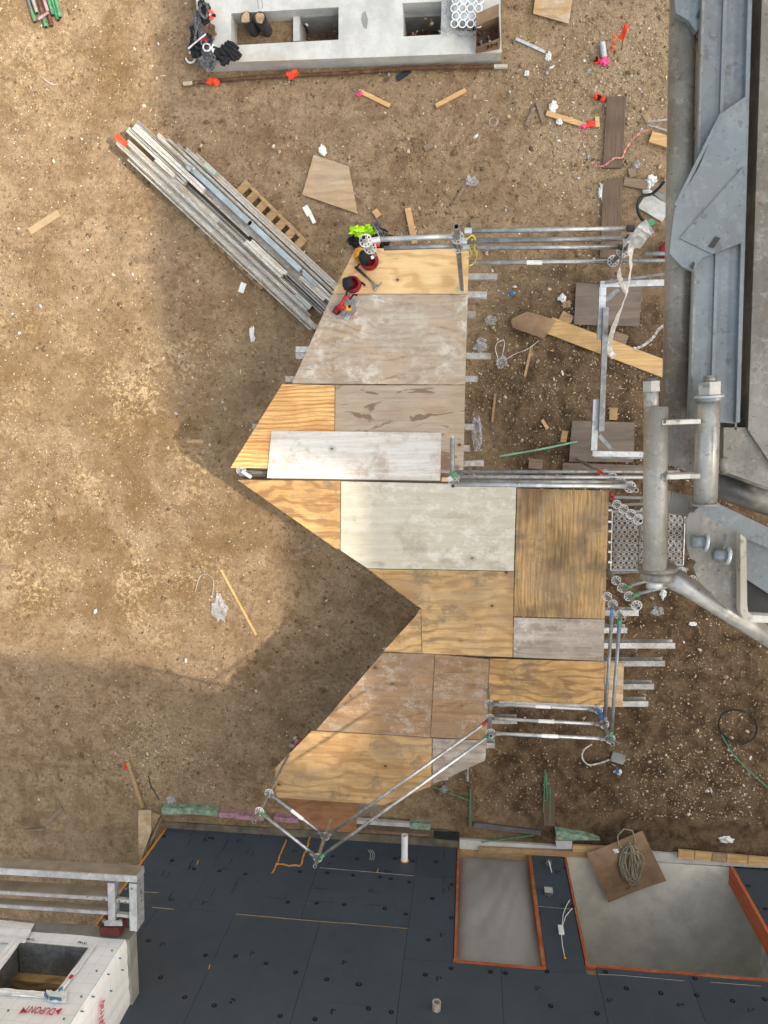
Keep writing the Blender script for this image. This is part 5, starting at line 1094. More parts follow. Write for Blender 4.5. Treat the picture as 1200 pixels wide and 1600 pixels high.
pl('wood_offcut', (959, 637), (958, 656), 12, .03, 'lumber_tan', 'tan block above the lower plywood pad', 'block')
pl('wood_offcut', (883, 673), (880, 691), 9, .03, 'lumber_tan', 'narrow tan block left of the lower plywood pad', 'block')
pl('wood_offcut', (847, 656), (856, 670), 5, .02, 'stake', 'small pale splinter in the gravel between the pads', 'splinter')
pl('wood_offcut', (831, 540), (820, 588), 4, .02, 'lumber_tan', 'long thin sliver of wood below the cardboard', 'splinter')
pl('wood_offcut', (774, 615), (769, 660), 3.5, .02, 'lumber_tan', 'thin upright sliver right of the deck', 'splinter')
pl('wood_offcut', (742, 343), (748, 372), 16, .03, 'lumber_old', 'weathered block left of the upper post', 'block')
pl('wood_offcut', (760, 378), (762, 392), 16, .02, 'lumber_old', 'small weathered block under the upper rails', 'block')
pl('wood_offcut', (850, 192), (840, 160), 6, .02, 'lumber_old', 'grey sliver above the pale stake', 'splinter')
pl('wood_offcut', (822, 196), (835, 168), 5, .02, 'lumber_old', 'brown sliver left of the grey one', 'splinter')
pl('wood_offcut', (710, 318), (726, 292), 5, .02, 'lumber_old', 'broken stick beside crumpled plastic', 'stick')
pl('wood_offcut', (1032, 398), (1042, 380), 12, .04, 'lumber_tan', 'tan block on the red cloth at the right', 'block')
pl('wood_offcut', (663, 232), (676, 226), 9, .03, 'lumber_old', 'short grey brown chunk of wood on the upper dirt', 'chunk')
pl('wood_offcut', (986, 262), (990, 276), 10, .03, 'lumber_old', 'ribbed brown chunk between the muddy planks', 'chunk')
pl('wood_offcut', (1008, 178), (1014, 190), 8, .02, 'block', 'pale chip above the yellow timber end', 'chip')
pl('concrete_rubble', (956, 1182), (976, 1188), 16, .05, 'concrete_g', 'angular grey stone on dark soil below the deck corner', 'rubble')
pl('wood_offcut', (737, 1078+152), (735, 1290), 8, .01, 'lumber_dark', 'dark board edge in the soil beside the green stake', 'board', -.004)
pl('wood_offcut', (858, 1290), (858, 1215), 18, .008, 'lumber_dark', 'dark board in the soil under the green stakes', 'board', -.004)
pl('plank', (560, 1292), (700, 1302), 9, .04, 'lumber_dark', 'dark timber along the black wall below the sloping rails')
pl('metal_rod', (806, 60), (852, 81), 4, .02, 'galv_bright', 'thin shiny rod right of the footing', 'rod')
pl('black_clip', (620, 123), (641, 109), 8, .02, 'rubber', 'dark strip on the dirt below the rusty pipe', 'strip')
pl('white_strip', (476, 322), (484, 336), 9, .012, 'white', 'white plastic strip below the tan plywood offcut', 'strip'); pl('label_card', (376, 457), (381, 442), 9, .006, 'white', 'white card with a small red mark beside the beam stack', 'card')
MB().prism([P(482, 336, .012), P(487, 333, .012), P(494, 347, .012), P(489, 350, .012)], (0, 0, -.01)).build('white_strip', M['white'], label='bent end of the white plastic strip', cat='strip')
# cardboard curl at the plank's end
def cc(a, b):
    c0 = [P(820, 487, .12), P(869, 500, .1), P(850, 529, .1), P(797, 512, .12)]; q = (c0[0]*(1-a)+c0[1]*a)*(1-b)+(c0[3]*(1-a)+c0[2]*a)*b
    if a < .35: q += Vector((.10*(b-.5)**2*-1+.06*(1-abs(2*b-1)), 0, 0))*(.35-a)/.35*-1.6
    q.z += .06*math.sin(math.pi*b)+.03*math.sin(4*a)+.02; return q
m = MB().grid(cc, 10, 8); n0 = len(m.v); m.v += [(x, y, z-.008) for x, y, z in m.v]; m.f += [tuple(n0+i for i in reversed(f)) for f in m.f[:80]]
m.build('cardboard_sheet', M['cardboard'], smooth=True, label='curled brown cardboard lying over the left end of the pale plank', cat='cardboard')
# ribbons, paper, plastic
def crumple(px, py, sx, sy, h, mat, label, cat, seed, z=0.0, name='paper_scrap', rough=.55):
    q = P(px, py, z+h*.5); return MB().blob(q, (sx*.78*mpx(0), sy*.78*mpx(0), h), rough*.6, 3, seed, 1.7, None, .55).build(name, M[mat], label=label, cat=cat)
for i, (px, py, sx, sy, h, mt, lb, ct) in enumerate((
    (562, 147, 5, 4, .03, 'pink', 'pink ribbon tied to the left pale stake', 'ribbon'), (912, 197, 7, 4, .03, 'pink', 'pink ribbon at the end of the pale stake', 'ribbon'), (923, 194, 9, 5, .03, 'flag', 'red ribbon between the pale stake and the small offcut', 'ribbon'),
    (932, 151, 5, 4, .05, 'flag', 'red flagging tape on the gravel above the upper muddy plank', 'ribbon'), (941, 154, 6, 4, .04, 'flag', 'second piece of red flagging tape by the upper muddy plank', 'ribbon'), (936, 152, 4, 4, .05, 'black', 'dark cap between the red flagging tapes', 'cap'),
    (196, 1197, 3.5, 7, .05, 'flag', 'red flag on the brown stake near the wall corner', 'flag'), (933, 95, 6, 4, .04, 'flag', 'red tape piece left of the silver can', 'ribbon'), (944, 97, 8, 5, .05, 'pink', 'pink tape at the foot of the silver can', 'ribbon'), (932, 94, 3.5, 4, .06, 'black', 'black cap left of the silver can', 'cap'),
    (865, 167, 6, 10, .03, 'paper', 'torn white paper at the left end of the red ribbon stake', 'paper'), (874, 190, 5, 5, .03, 'paper', 'small white paper below the red ribbon stake', 'paper'), (736, 1, 1, 1, .01, 'paper', 'tiny white speck on the footing', 'speck'),
    (504, 235, 7, 9, .03, 'white', 'crushed white cup above the tan plywood offcut', 'cup'), (737, 283, 10, 9, .04, 'plastic', 'crumpled clear plastic beside the broken stick', 'plastic'), (1017, 283, 9, 10, .05, 'paper', 'crumpled white paper left of the grey beam', 'paper'), (1012, 300, 8, 5, .04, 'paper', 'white paper fold above the grey board', 'paper'),
    (941, 299, 5, 15, .03, 'paper', 'strip of crumpled white paper left of the lower muddy plank', 'paper'), (879, 466, 7, 7, .04, 'paper', 'white paper scrap above the tan block', 'paper'), (885, 475, 8, 6, .03, 'block', 'cream card beside the white paper scrap', 'card'), (800, 459, 4, 3, .015, 'blue', 'small blue scrap right of the deck', 'scrap'),
    (766, 500, 9, 8, .04, 'plastic', 'clear plastic pouch right of the weathered sheet', 'plastic'), (750, 542, 12, 9, .05, 'plastic', 'crumpled plastic by the joist end', 'plastic'), (752, 532, 8, 6, .05, 'plastic', 'small plastic fold above the joist end', 'plastic'), (783, 566, 9, 12, .06, 'plastic', 'knotted clear plastic with loose string', 'plastic'),
    (745, 675, 9, 30, .08, 'plastic', 'large piece of clear plastic sheeting beside the right edge of the deck', 'plastic'), (966, 1206, 7, 5, .04, 'white', 'crushed blue and white can on dark soil', 'can'), (964, 1205, 4, 4, .05, 'blue', 'blue side of the crushed can', 'can'), (1036, 928, 6, 9, .04, 'paper', 'white paper scrap right of the rosette posts', 'paper'), (1083, 975, 7, 4, .03, 'paper', 'white chip near the diagonal arm', 'chip'),
    (1027, 955, 12, 9, .03, 'plastic', 'dull plastic scrap below the white paper', 'plastic'), (1135, 1312, 14, 7, .04, 'paper', 'white plastic heap along the wall', 'plastic'), (268, 1250, 9, 8, .03, 'plastic', 'grey plastic scrap beside the wall corner', 'plastic'), (693, 1233, 8, 8, .05, 'concrete_g', 'grey stone beside the slanting green stake', 'stone'),
    (342, 950, 14, 26, .03, 'plastic', 'crumpled clear plastic bag on the sunlit dirt', 'plastic'), (394, 523, 5, 14, .02, 'paper', 'narrow pale scrap left of the deck', 'paper'), (1000, 467, 3, 6, .02, 'palegreen', 'pale green chip on the upper plywood pad', 'chip'), (802, 0, 1, 1, .01, 'paper', 'tiny pale speck right of the package', 'speck'),
    (449, 115, 1, 1, .01, 'paper', 'tiny pale chip by the pipe', 'chip'), (720, 1320, 2, 2, .02, 'paper', 'pale chip at the foot of the wall', 'chip'), (804, 65, 3, 3, .02, 'steel', 'dark end of the shiny rod', 'cap'), (857, 88, 5, 7, .03, 'paper', 'white bent card at the end of the shiny rod', 'card'), (823, 115, 4, 4, .03, 'white', 'small white lump right of the footing', 'lump'), (995, 257, 5, 7, .04, 'plastic', 'small clear bottle beside the muddy planks', 'bottle'))):
    if sx > 1.5: crumple(px, py, sx, sy, h, mt, lb, ct, 60+i, name={'paper': 'paper_scrap', 'plastic': 'plastic_scrap', 'ribbon': 'ribbon'}.get(ct, ct.replace(' ', '_')))
k = thing('spray_can', P(942, 82), 'silver spray can with pink cap lying on the gravel', 'spray can')
MB().tube([P(941, 67, .035), P(944, 90, .035)], .045, 12).build('can_body', M['galv_bright'], k, smooth=False); MB().tube([P(944, 90, .035), P(944.5, 95, .035)], .038, 12).build('cap', M['pink'], k)
k = thing('marker_flag', P(975, 55), 'red plastic flag on a thin wire at the upper right', 'flag'); ribbon([P(970, 62, .4), P(975, 50, .5), P(980, 38, .55)], .08, M['flag'], 'flag', k, .6); MB().tube([P(971, 78, 0), P(975, 50, .5)], .006, 5).build('wire', M['rust'], k)
ribbon(smooth_pts([P(960, 52, .05), P(959, 66, .06), P(957, 80, .04)]), .03, M['flag'], 'ribbon', label='faded red ribbon left of the wire flag', cat='ribbon', tw=.7)
ribbon(smooth_pts([P(926, 252, .06), P(934, 259, .07), P(945, 258, .075), P(960, 247, .08), P(972, 246, .07), P(978, 233, .05), P(990, 217, .05), P(1003, 206, .05), P(1014, 203, .05)]), .028, M['pinkpaint'], 'ribbon', label='long red and white cord trailing over the end of the upper muddy plank', cat='cord', tw=.8)
MB().tube(smooth_pts([P(1038, 284, .3), P(1020, 302, .12), P(1001, 308, .1), P(996, 325, .1), P(1003, 343, .15), P(1020, 352, .3)]), .022, 8).build('hose', M['rubber'], smooth=True, label='black hose in a bend left of the galvanised beam', cat='hose')
pl('grey_board', (1004, 312), (1042, 335), 24, .03, 'whiteply', 'pale grey board inside the bend of the black hose'); pl('steel_plate', (1030, 310), (1050, 285), 22, .03, 'steel', 'grey steel plate behind the grey board', 'plate')
MB().blob(P(1044, 392, .1), (.12, .18, .08), .4, 2, 77).build('red_cloth', M['darkred'], label='dark red cloth under a tan block at the right', cat='cloth')
for i, (pts, r, mt, lb) in enumerate((
    ([(1160, 1163), (1145, 1158), (1127, 1143), (1124, 1125), (1135, 1112), (1155, 1110), (1175, 1118), (1183, 1135), (1178, 1153), (1160, 1163), (1148, 1158)], .016, 'rubber', 'coiled black hose on dark soil at the lower right'), ([(1127, 1148), (1145, 1178), (1170, 1205), (1205, 1235)], .012, 'green', 'muddy green cable running off to the lower right'),
    ([(925, 1163), (912, 1172), (910, 1185), (920, 1195), (938, 1192), (952, 1187)], .014, 'strap', 'pale twisted cable below the corner guardrail'), ([(232, 1212), (236, 1228), (243, 1240), (249, 1250)], .009, 'rubber', 'thin black cable near the wall corner'),
    ([(305, 925), (312, 902), (322, 897), (333, 905), (333, 922), (331, 935)], .004, 'strap', 'pale string beside the clear plastic bag'), ([(68, 122), (75, 128), (83, 132), (90, 131)], .006, 'strap', 'short pale string at the upper left'),
    ([(778, 560), (774, 545), (778, 535), (788, 533), (786, 550), (784, 560)], .007, 'strap', 'loose string loop on the knotted plastic'), ([(788, 563), (805, 553), (825, 545), (842, 532)], .006, 'strap', 'pale string running to the cardboard'),
    ([(1012, 190), (1030, 188), (1052, 186)], .018, 'plastic', 'clear corrugated tube left of the grey beam'), ([(1012, 195), (1030, 200), (1052, 208)], .016, 'plastic', 'second clear tube beside the corrugated one'))):
    MB().tube(smooth_pts([P(a, b, .02+r+.01*(j % 2)) for j, (a, b) in enumerate(pts)]), r, 6).build({'strap': 'string', 'rubber': 'hose', 'green': 'cable', 'plastic': 'clear_tube'}[mt], M[mt], smooth=True, label=lb, cat={'strap': 'string', 'rubber': 'hose', 'green': 'cable', 'plastic': 'tube'}[mt])
torus(P(771, 190, .03), .06, .010, 18, 6).build('wire_ring', M['plastic'], smooth=True, label='small clear ring on the dirt below the footing', cat='ring')
# steel angle frame standing by the pads
k = thing('angle_frame', P(960, 575), 'U shaped galvanised steel channel frame standing over two plywood pads', 'steel frame')
za = .85
def ch(p0, p1, w, nm, mat='galv_bright', z=za): a = P(*p0, z); b = P(*p1, z); o = MB(); d = (b-a).normalized(); s = d.cross(ZV); ww = w*mpx(z); o.bar(a, b, ww, .012); o.bar(a+s*(ww/2-.004)-ZV*.045, b+s*(ww/2-.004)-ZV*.045, .008, .078); o.bar(a-s*(ww/2-.004)-ZV*.045, b-s*(ww/2-.004)-ZV*.045, .008, .078); return o.build(nm, M[mat], k)
ch((938, 444), (1062, 441), 9, 'channel'); ch((942, 449), (939, 531), 10, 'channel', 'galv_bright'); ch((947, 480), (940, 674), 8, 'channel', 'galv2', za+.11); ch((932, 624), (928, 704), 9, 'channel'); ch((926, 709), (1062, 711), 8, 'channel'); ch((928, 714), (1062, 716), 4, 'channel', 'galv2', za-.05)
MB().tube([P(945, 441, .9), P(1062, 425, 1.1)], .022, 8).build('tube', M['galv2'], k)
MB().bar(P(946, 470, .75), P(966, 452, .75), .06, .02).build('gusset', M['galv2'], k); MB().bar(P(936, 680, .75), P(957, 704, .75), .06, .02).build('gusset', M['galv2'], k)
for px, py in ((942, 450), (930, 706)): q = P(px, py, 0); MB().bar((q.x, q.y, .045), (q.x, q.y, za-.1), .05, .05, (0, 1, 0)).build('leg', M['galv2'], k)
# ------------------------------------------------------------------ wrapped bay at the lower left
zb = 4.1
C0 = P(196, 1468, zb)
def fp(px, py): q = PV(px, py, C0, N)-C0; return q.dot(U), q.z
def Bp(u, h, d=0.0): return C0+U*u+ZV*h+N*d
bay = thing('wall_bay', C0-N*.5, 'boxed out bay covered in white printed house wrap with a framed opening', 'wall bay')
wu0, wh0 = fp(33, 1474); wu1, _h = fp(138, 1480); _u, wh1 = fp(86, 1553); wu0 -= .03
uE = -3.2; Hb = 3.0
base_h = PV(197, 1449, C0, N).z-zb; base_h = min(base_h, -.12)
MB().prism([Bp(uE, base_h, -.012), Bp(.045, base_h, -.012), Bp(.045, base_h, -1.6), Bp(uE, base_h, -1.6)], ZV*(.02-base_h-.03)).build('sheathing', M['sheathing'], bay)
def bquad(nm, u0, u1, h0, h1, mat, d0=-.02, d1=0.0): return MB().prism([Bp(u0, h0, d0), Bp(u1, h0, d0), Bp(u1, h1, d0), Bp(u0, h1, d0)], N*(d1-d0)).build(nm, mat, bay)
MB().prism([Bp(uE, 0, -.7), Bp(wu0-.05, 0, -.7), Bp(wu0-.05, 0, -.021), Bp(uE, 0, -.021)], ZV*Hb).build('core', M['sheathing'], bay)
MB().prism([Bp(wu1+.012, 0, -.7), Bp(-.012, 0, -.7), Bp(-.012, 0, -.021), Bp(wu1+.012, 0, -.021)], ZV*Hb).build('core', M['sheathing'], bay)
MB().prism([Bp(wu0-.05, wh1+.012, -.7), Bp(wu1+.012, wh1+.012, -.7), Bp(wu1+.012, wh1+.012, -.021), Bp(wu0-.05, wh1+.012, -.021)], ZV*(Hb-wh1-.012)).build('core', M['sheathing'], bay)
MB().prism([Bp(uE, 0, -1.6), Bp(-.012, 0, -1.6), Bp(-.012, 0, -.702), Bp(uE, 0, -.702)], ZV*Hb).build('core', M['void'], bay)
def wrapface(nm, mat, fn, nu, nv):
    m = MB().grid(fn, nu, nv); return m.build(nm, mat, bay, smooth=True)
def wv(u, h, s=0): return .012*mnoise.noise(Vector((u*2.2+s, h*2.2, s)))+.006*mnoise.noise(Vector((u*7+s, h*5, s+3)))
def fr(u0, u1, h0, h1, nu, nv, nm='wrap_front'): return wrapface(nm, M['wrap_x'], lambda a, b: Bp(u0+(u1-u0)*a, h0+(h1-h0)*b, .004+wv(u0+(u1-u0)*a, h0+(h1-h0)*b)), nu, nv)
fr(wu1, 0.0, .0, Hb, 8, 50); fr(uE, wu0, 0, Hb, 24, 40); fr(wu0, wu1, 0, wh0, 14, 3); fr(wu0, wu1, wh1, Hb, 16, 30)
def sidef(a, b):
    d = -1.5*a; h = Hb*b+.03*mnoise.noise(Vector((d*3, 2, 1)))*(1-b)-.03*(1-b)*a
    out = .014+.030*mnoise.noise(Vector((d*2.0, h*.7, 4)))*min(1, a*5)+.016*mnoise.noise(Vector((d*8, h*1.3, 9)))*min(1, a*8)+.05*max(0, .15-b)*a
    return Bp(.0+out*min(1, a*20), h, d+.004)
wrapface('wrap_side', M['wrap_y'], sidef, 40, 60)
# loose wrap lapped over the corner and flaps round the opening
def flap(nm, pts, mat='wrap_x', d=.03, sd=0):
    c = [Bp(*fp(*p), d) for p in pts]
    def fn(a, b):
        q = (c[0]*(1-a)+c[1]*a)*(1-b)+(c[3]*(1-a)+c[2]*a)*b; return q+N*(.02*mnoise.noise(Vector((a*4+sd, b*4, sd)))+.01*mnoise.noise(Vector((a*11+sd, b*9, sd))))
    return MB().grid(fn, 14, 10).build(nm, M[mat], bay, smooth=True)
flap('wrap_flap', [(-30, 1437), (54, 1447), (40, 1477), (-30, 1477)], 'wrap_x', .035, 1); flap('wrap_flap', [(24, 1466), (34, 1475), (-12, 1538), (-24, 1518)], 'wrap_x', .04, 2)
flap('wrap_flap', [(145, 1479), (152, 1480), (100, 1552), (88, 1552)], 'wrap_x', .03, 3); flap('wrap_flap', [(72, 1552), (106, 1551), (104, 1572), (76, 1570)], 'wrap_x', .035, 4); flap('wrap_flap', [(-20, 1546), (70, 1553), (74, 1564), (-20, 1556)], 'wrap_x', .03, 5)
def bprint(txt, px, py, h, mat, right=-U, d=.03, sx=1.0): u, hh = fp(px, py); return text_mb(txt, Bp(u, hh, d), right, ZV, h, .002, sx).build('printed_text', mat, bay)
M['ink'] = plain('red ink', (.55, .03, .07), .6); M['inkb'] = plain('dark ink', (.03, .03, .035), .6); M['tapeb'] = plain('blue tape', (.05, .16, .28), .6)
bprint('DUPONT', 63, 1582, .10, M['ink'], sx=.60); bprint('Wrap', 129, 1478.5, .04, M['inkb'], d=.045); bprint('Tyvek', 48, 1473, .035, M['inkb'], d=.045)
for px in (36, 92):
    u, h = fp(px, 1583 if px < 60 else 1583.5); s_ = 1 if px < 60 else -1; MB().prism([Bp(u-.02*s_, h-.05, .03), Bp(u-.02*s_, h+.05, .03), Bp(u+.035*s_, h, .03)], N*.002).build('printed_mark', M['ink'], bay)
q = PV(153, 1590, C0, U)-C0; text_mb('CommercialWrap', Bp(.05, q.z, q.dot(N)-.25), N, ZV, .12, .002, .75).build('printed_text', M['ink'], bay)
for a, b in (((70, 1560), (76, 1565)), ((78, 1566), (96, 1568)), ((92, 1554), (98, 1550))): MB().bar(Bp(*fp(*a), .05), Bp(*fp(*b), .05), .012, .04, N).build('tape', M['tapeb'], bay)
u, h = fp(112, 1531); MB().prism([Bp(u-.02, h-.03, .045), Bp(u+.02, h-.02, .045), Bp(u+.015, h+.04, .045), Bp(u-.025, h+.03, .045)], N*.002).build('printed_mark', M['ink'], bay)
for px, py in ((151, 1519), (127, 1559), (13, 1581), (175, 1487), (100, 1594)): u, h = fp(px, py); MB().tube([Bp(u, h, .012), Bp(u, h, .022)], .012, 8).build('cap_nail', M['green'], bay)
for px, py in ((184, 1497), (166, 1522), (142, 1557), (125, 1580), (170, 1548), (188, 1515)): q = PV(px, py, C0, U)-C0; MB().tube([C0+q+U*.01, C0+q+U*.045], .009, 6).build('cap_nail', M['tapeb'], bay)
# metal lined opening
gl = M['galv2']
def inbox(nm, u0, u1, h0, h1, d0, d1, mat): return MB().prism([Bp(u0, h0, d0), Bp(u1, h0, d0), Bp(u1, h1, d0), Bp(u0, h1, d0)], N*(d1-d0)).build(nm, mat, bay)
inbox('opening_sill', wu0-.01, wu1+.01, wh0-.012, wh0, -.40, .012, gl); inbox('opening_side', wu1, wu1+.012, wh0+.001, wh1, -.69, .012, gl); inbox('opening_side', wu0-.05, wu0-.038, wh0+.001, wh1, -.69, .010, gl)
inbox('opening_head', wu0-.01, wu1-.001, wh1, wh1+.011, -.69, .011, gl); inbox('inner_board', wu0-.04, wu1-.002, wh0-.01, wh0+.13, -.69, -.41, M['ply_gold']); inbox('inner_back', wu0-.04, wu1-.002, wh0+.13, wh1-.002, -.69, -.60, gl)
inbox('corner_angle', wu0-.036, wu0-.016, wh0+.002, wh1-.01, -.06, -.02, M['galv_bright'])
# ------------------------------------------------------------------ galvanised frame jutting out above the yard
zg = 4.15
fr_ = thing('canopy_frame', P(120, 1400, zg-.21), 'bright galvanised canopy frame of rectangular tubes jutting out beside the black wall', 'steel frame')
hT = .215
def gb(nm, p0, p1, wpx, h=hT, mat='galv_bright', z=zg): a = P(*p0, z); b = P(*p1, z); w = wpx*mpx(z); a.z = b.z = z-h/2; return MB().bar(a, b, w, h).build(nm, M[mat], fr_)
M['dusty'] = plain('brown zinc face', (.27, .23, .175), .7, .1, .25, 4, ((.33, .29, .22), .5))
def fa(nm, p0, p1, wpx, h, off_=.008):                # browner outer face of a tube
    a = P(*p0, zg); b = P(*p1, zg); d = (b-a).normalized(); s = ZV.cross(d); w = wpx*mpx(zg)
    a = a+s*(w/2+.004)-ZV*(h/2+.004); b = b+s*(w/2+.004)-ZV*(h/2+.004); return MB().bar(a, b, .006, h-.012).build(nm, M['dusty'], fr_)
gb('edge_tube', (-60, 1358), (214, 1374), 12); fa('tube_face', (-60, 1358), (213, 1374), 12, hT)
gb('purlin', (-60, 1391), (168, 1405), 6); fa('tube_face', (-60, 1391), (167, 1405), 6, hT)
gb('purlin', (-60, 1412), (168, 1427), 6, .12); fa('tube_face', (-60, 1412), (167, 1427), 6, .12)
gb('purlin', (182, 1407), (201, 1409), 6, .05); gb('purlin', (182, 1430), (201, 1432), 6, .05)
gb('cross_bar', (173.5, 1380), (174.5, 1441), 13, .12); gb('end_bar', (207.5, 1381), (208.5, 1455), 14, hT)
for px, py in ((206, 1389), (186, 1408), (196, 1410), (163, 1406), (197, 1388)): q = P(px, py, zg+.004); MB().tube([q, q+ZV*.012], .014, 6).build('bolt', M['steel'], fr_)
MB().box(P(177, 1442, zg-.02), (.24, .07, .02), .06).build('foot_plate', M['galv_bright'], fr_)
for px in (163, 189): q = P(px, 1437, zg-.004); MB().tube([q, q+ZV*.03], .02, 6).build('nut', M['galv'], fr_)
pr = plain('red oxide primer', (.10, .022, .020), .6); MB().box(P(177, 1447, zg-.16), (.26, .12, .22), .06).build('bracket', pr, fr_)
# ------------------------------------------------------------------ galvanised steelwork close to the camera along the right edge
zc_ = 11.05
mz = thing('hoist_frame', P(1110, 500, zc_-.1), 'large weathered galvanised steel hoist frame close by along the right edge', 'steel frame')
def C(px, py, dz=0.0): return P(px, py, zc_+dz)
mm = mpx(zc_)
MB().box((2.85, .4, 14.2), (1.9, 9.0, .14)).build('added_sun_shield', M['galv_warm'], mz)  # unseen slab added to keep the sun off the steel below
def plate(nm, pts, mat, dz=0.0, th=.006, parent=None): return MB().prism([C(a, b, dz) for a, b in pts], (0, 0, -th)).build(nm, M[mat], parent or mz)
# long round tube
def ltube(nm, pts, rpx, mat, dz=0.0, n=24): return MB().tube([C(a, b, dz) for a, b in pts], rpx*mm, n).build(nm, M[mat], mz, smooth=True)
ltube('long_tube', ((1070, -60), (1055, 655)), 19.5, 'galv_warm', -.03)
plate('back_plate', [(1041, 640), (1090, 640), (1210, 600), (1212, 792), (1043, 725)], 'galv_warm', -.065)
# channel: left flange, web, right flange
plate('channel_flange', [(1097, -40), (1172, -40), (1151, 662), (1075, 656)], 'galv_blue', .02, .010)
MB().bar(C(1134, -40, .024), C(1112, 650, .024), .006, .004).build('weld_seam', M['galv_blue'], mz)
MB().bar(C(1171, -40, .026), C(1151, 660, .026), .007, .014).build('flange_lip', M['galv_blue'], mz)
MB().bar(C(1098, -40, .012), C(1077, 655, .012), .004, .02).build('flange_lip', M['galv_warm'], mz)
plate('channel_web', [(1166, -40), (1194, -40), (1172, 672), (1148, 672)], 'galv2', -.05, .006)
MB().prism([C(1172, -40, .0), C(1169, -40, .0), C(1148, 672, .0), C(1151, 672, .0)], (0, 0, -.06)).build('channel_side', M['galv2'], mz)
MB().prism([C(1192, -40, .01), C(1230, -40, .01), C(1215, 740, .01), C(1169, 672, .01)], (0, 0, -.07)).build('channel_flange', M['galv_warm'], mz)
plate('channel_end', [(1131, 668), (1215, 668), (1215, 768), (1130, 736)], 'galv_warm', .0, .03)
MB().bar(C(1180, 118, -.03), C(1180, 192, -.03), .006, .012).build('slot_bar', M['galv_warm'], mz); MB().bar(C(1176, 116, -.04), C(1176, 196, -.04), .006, .012).build('slot_bar', M['slot'], mz)
# bent gusset lapping from channel over tube, and its dark holes
plate('gusset', [(1126, 178), (1166, 150), (1163, 378), (1111, 398), (1095, 404), (1083, 424), (1066, 417), (1046, 396), (1051, 350), (1055, 322), (1092, 262)], 'galv_blue', .034, .010)
MB().bar(C(1126, 180, .034), C(1055, 322, .034), .006, .006).build('gusset_edge', M['galv_blue'], mz)
plate('gusset_fold', [(1160, 262), (1163, 376), (1113, 397), (1062, 372)], 'galv_blue', .037, .003)
for a in ([(1107, 385), (1118, 369), (1126, 372), (1115, 388)], [(1078, 417), (1083, 408), (1086, 412), (1083, 422)], [(1098, 2), (1098, 34), (1088, 25)]): plate('hole', a, 'slot', .039 if a[0][1] > 50 else .012, .001)
plate('gusset', [(1050, -40), (1100, -40), (1096, 40), (1088, 50), (1076, 32), (1056, 20)], 'galv_blue', .008, .02)
for y0, y1 in ((0, 62), (74, 200), (212, 330), (455, 495), (540, 600)): MB().bar(C(1091-y0*.022, y0+8, -.02), C(1091-y1*.022, y1, -.02), .009, .02).build('lacing_bar', M['lumber_tan'] if y0 < 100 else M['galv_warm'], mz)
plate('gap_shade_strip', [(1084, -40), (1100, -40), (1080, 640), (1064, 640)], 'slot', -.055, .004)  # shade of the gap beside the tube, put in as a dark strip
# upright pin tubes with nuts
def nut(c, d, r, h, nm='nut', mat='galv_pin', parent=None): c = Vector(c); d = Vector(d).normalized(); return MB().tube([c, c+d*h], r, 6).build(nm, M[mat], parent or mz)
ZP = .06
ltube('pin_tube', ((1025, 636), (1023, 889)), 17, 'galv_pin', ZP); ltube('pin_spigot', ((1017, 606), (1018, 650)), 10.5, 'galv_pin', ZP); 
dv = (C(1018, 590, ZP)-C(1018, 610, ZP)).normalized()
nut(C(1018, 612, ZP), dv, 13*mm, 15*mm); ltube('bolt_end', ((1018, 600), (1018, 591)), 8, 'galv2', ZP)
pt = ltube('pin_tube', ((1107, 628), (1102, 788)), 16.3, 'galv_pin', ZP); ltube('washer', ((1108, 628), (1108, 619)), 18.5, 'galv2', ZP); ltube('washer', ((1108, 622), (1108, 618)), 20, 'galv_bright', ZP)
nut(C(1108.5, 617, ZP), dv, 16.5*mm, 18*mm); ltube('bolt_end', ((1109, 600), (1109, 587)), 8.5, 'galv', ZP); ltube('washer', ((1102, 786), (1102, 790)), 19, 'galv_warm', ZP-.001)
for i, (y, x1) in enumerate(((659, 1089), (743, 1088))): MB().bar(C(1030, y+1, ZP), C(x1, y-1, ZP), .008, .05, (0, 0, 1)).build('link_plate', M['alu_white'], mz); MB().blob(C(1034, y, ZP+.0), (.012, .013, .03), .1, 1, i).build('weld', M['galv_warm'], mz)
for cx, y0, y1, rr in ((1109, 588, 600, 9.0), (1018, 592, 600, 8.4)):
    for i in range(4): ltube('thread', ((cx, y0+1+i*2.6), (cx, y0+2+i*2.6)), rr, 'steel', ZP)
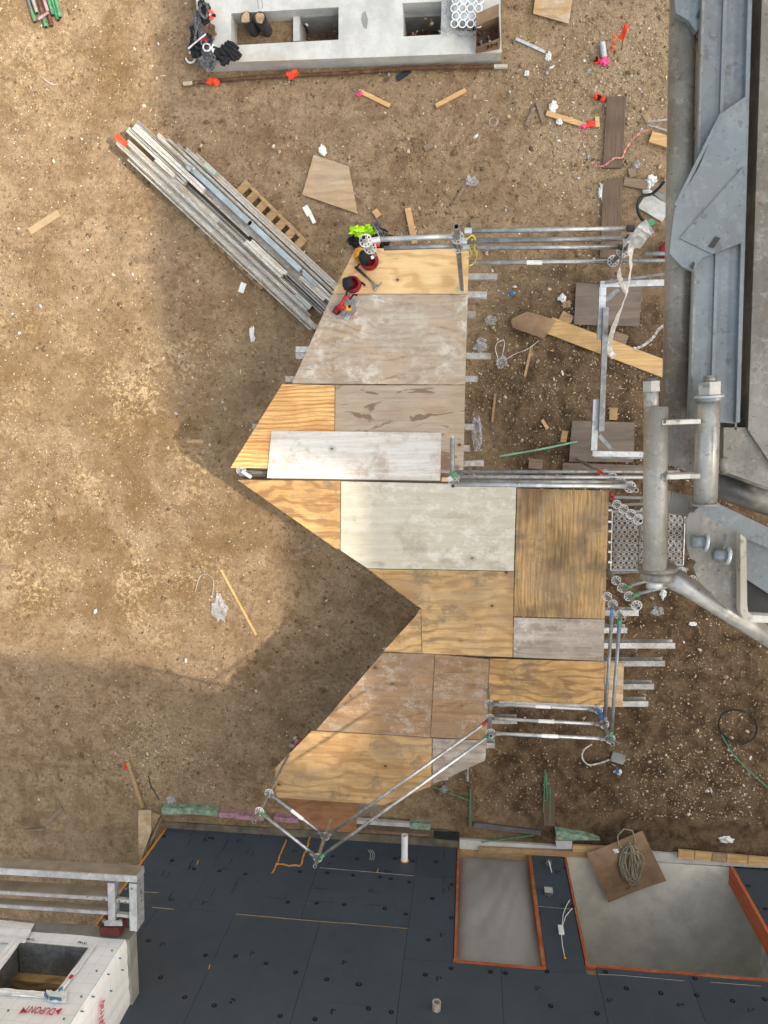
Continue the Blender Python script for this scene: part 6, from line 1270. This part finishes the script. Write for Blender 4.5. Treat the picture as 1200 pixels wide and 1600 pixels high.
# swivel ring, arm and bottom bolt
ltube('swivel_ring', ((1027, 884), (1027, 892)), 28, 'galv_warm', ZP-.02); ltube('swivel_ring', ((1027, 893), (1026, 906)), 24, 'galv_warm', ZP-.02); ltube('bottom_nut', ((1024, 904), (1024, 919)), 13, 'galv_bright', ZP-.02)
ltube('diagonal_arm', ((1034, 897), (1075, 917), (1225, 1010)), 15, 'galv_pin', ZP-.03)
# bracket with bolts
bz = .10
plate('bracket_face', [(1072, 812), (1078, 801), (1092, 800), (1158, 838), (1158, 966), (1126, 942), (1092, 909), (1083, 886), (1088, 878), (1078, 872), (1073, 852)], 'galv_warm', bz-.03, .008)
MB().prism([C(1084, 800, bz-.03), C(1092, 792, bz-.03), C(1122, 787, bz-.03), C(1230, 838, bz-.03), C(1230, 870, bz-.03), C(1158, 838, bz-.03), C(1092, 800, bz-.03)], (0, 0, -.04)).build('bracket_top', M['galv_blue'], mz)
cv = [(1157, 834), (1166, 842), (1167.5, 945), (1169, 956), (1175, 961), (1240, 965), (1240, 975), (1172, 972), (1162, 968), (1157, 956)]
plate('bracket_edge', cv, 'alu_white', bz, .022)
plate('bracket_inner', [(1164, 838), (1235, 875), (1235, 966), (1164, 966)], 'slot', bz-.06, .006); MB().prism([C(1165, 838, bz-.045), C(1235, 872, bz-.045), C(1235, 950, bz-.045), C(1166, 905, bz-.045)], (0, 0, -.006)).build('bracket_inner', M['galv_blue'], mz)
for px, py, rr in ((1094, 847, 9), (1128, 868, 9)):
    w = ltube('washer', ((px+7, py), (px+11, py+.5)), rr+4, 'galv_bright', bz-.005); ltube('bolt_head', ((px-13, py-1), (px+7, py)), rr, 'galv_blue', bz-.005, 6)
    plate('slot_hole', [(px+11, py-7), (px+17, py-2), (px+17, py+5), (px+11, py+8)], 'slot', bz-.0285, .001)
# corrugated hose and shaft behind
hs_ = MB()
for i in range(14): x = 1040+i*4; hs_.tube([C(x, 783+i*.9, -.02), C(x+1.6, 783.4+i*.9, -.02)], 17*mm, 16); hs_.tube([C(x+1.6, 783.4+i*.9, -.02), C(x+4, 784+i*.9, -.02)], 15.3*mm, 16)
hs_.build('corrugated_hose', plain('grey hose', (.33, .325, .305), .6, 0, .2, 10), mz)
ltube('rear_shaft', ((1110, 754), (1230, 796)), 20, 'galv2', -.075); ltube('cross_tube', ((1128, 716), (1133, 740)), 7, 'galv_warm', .03)
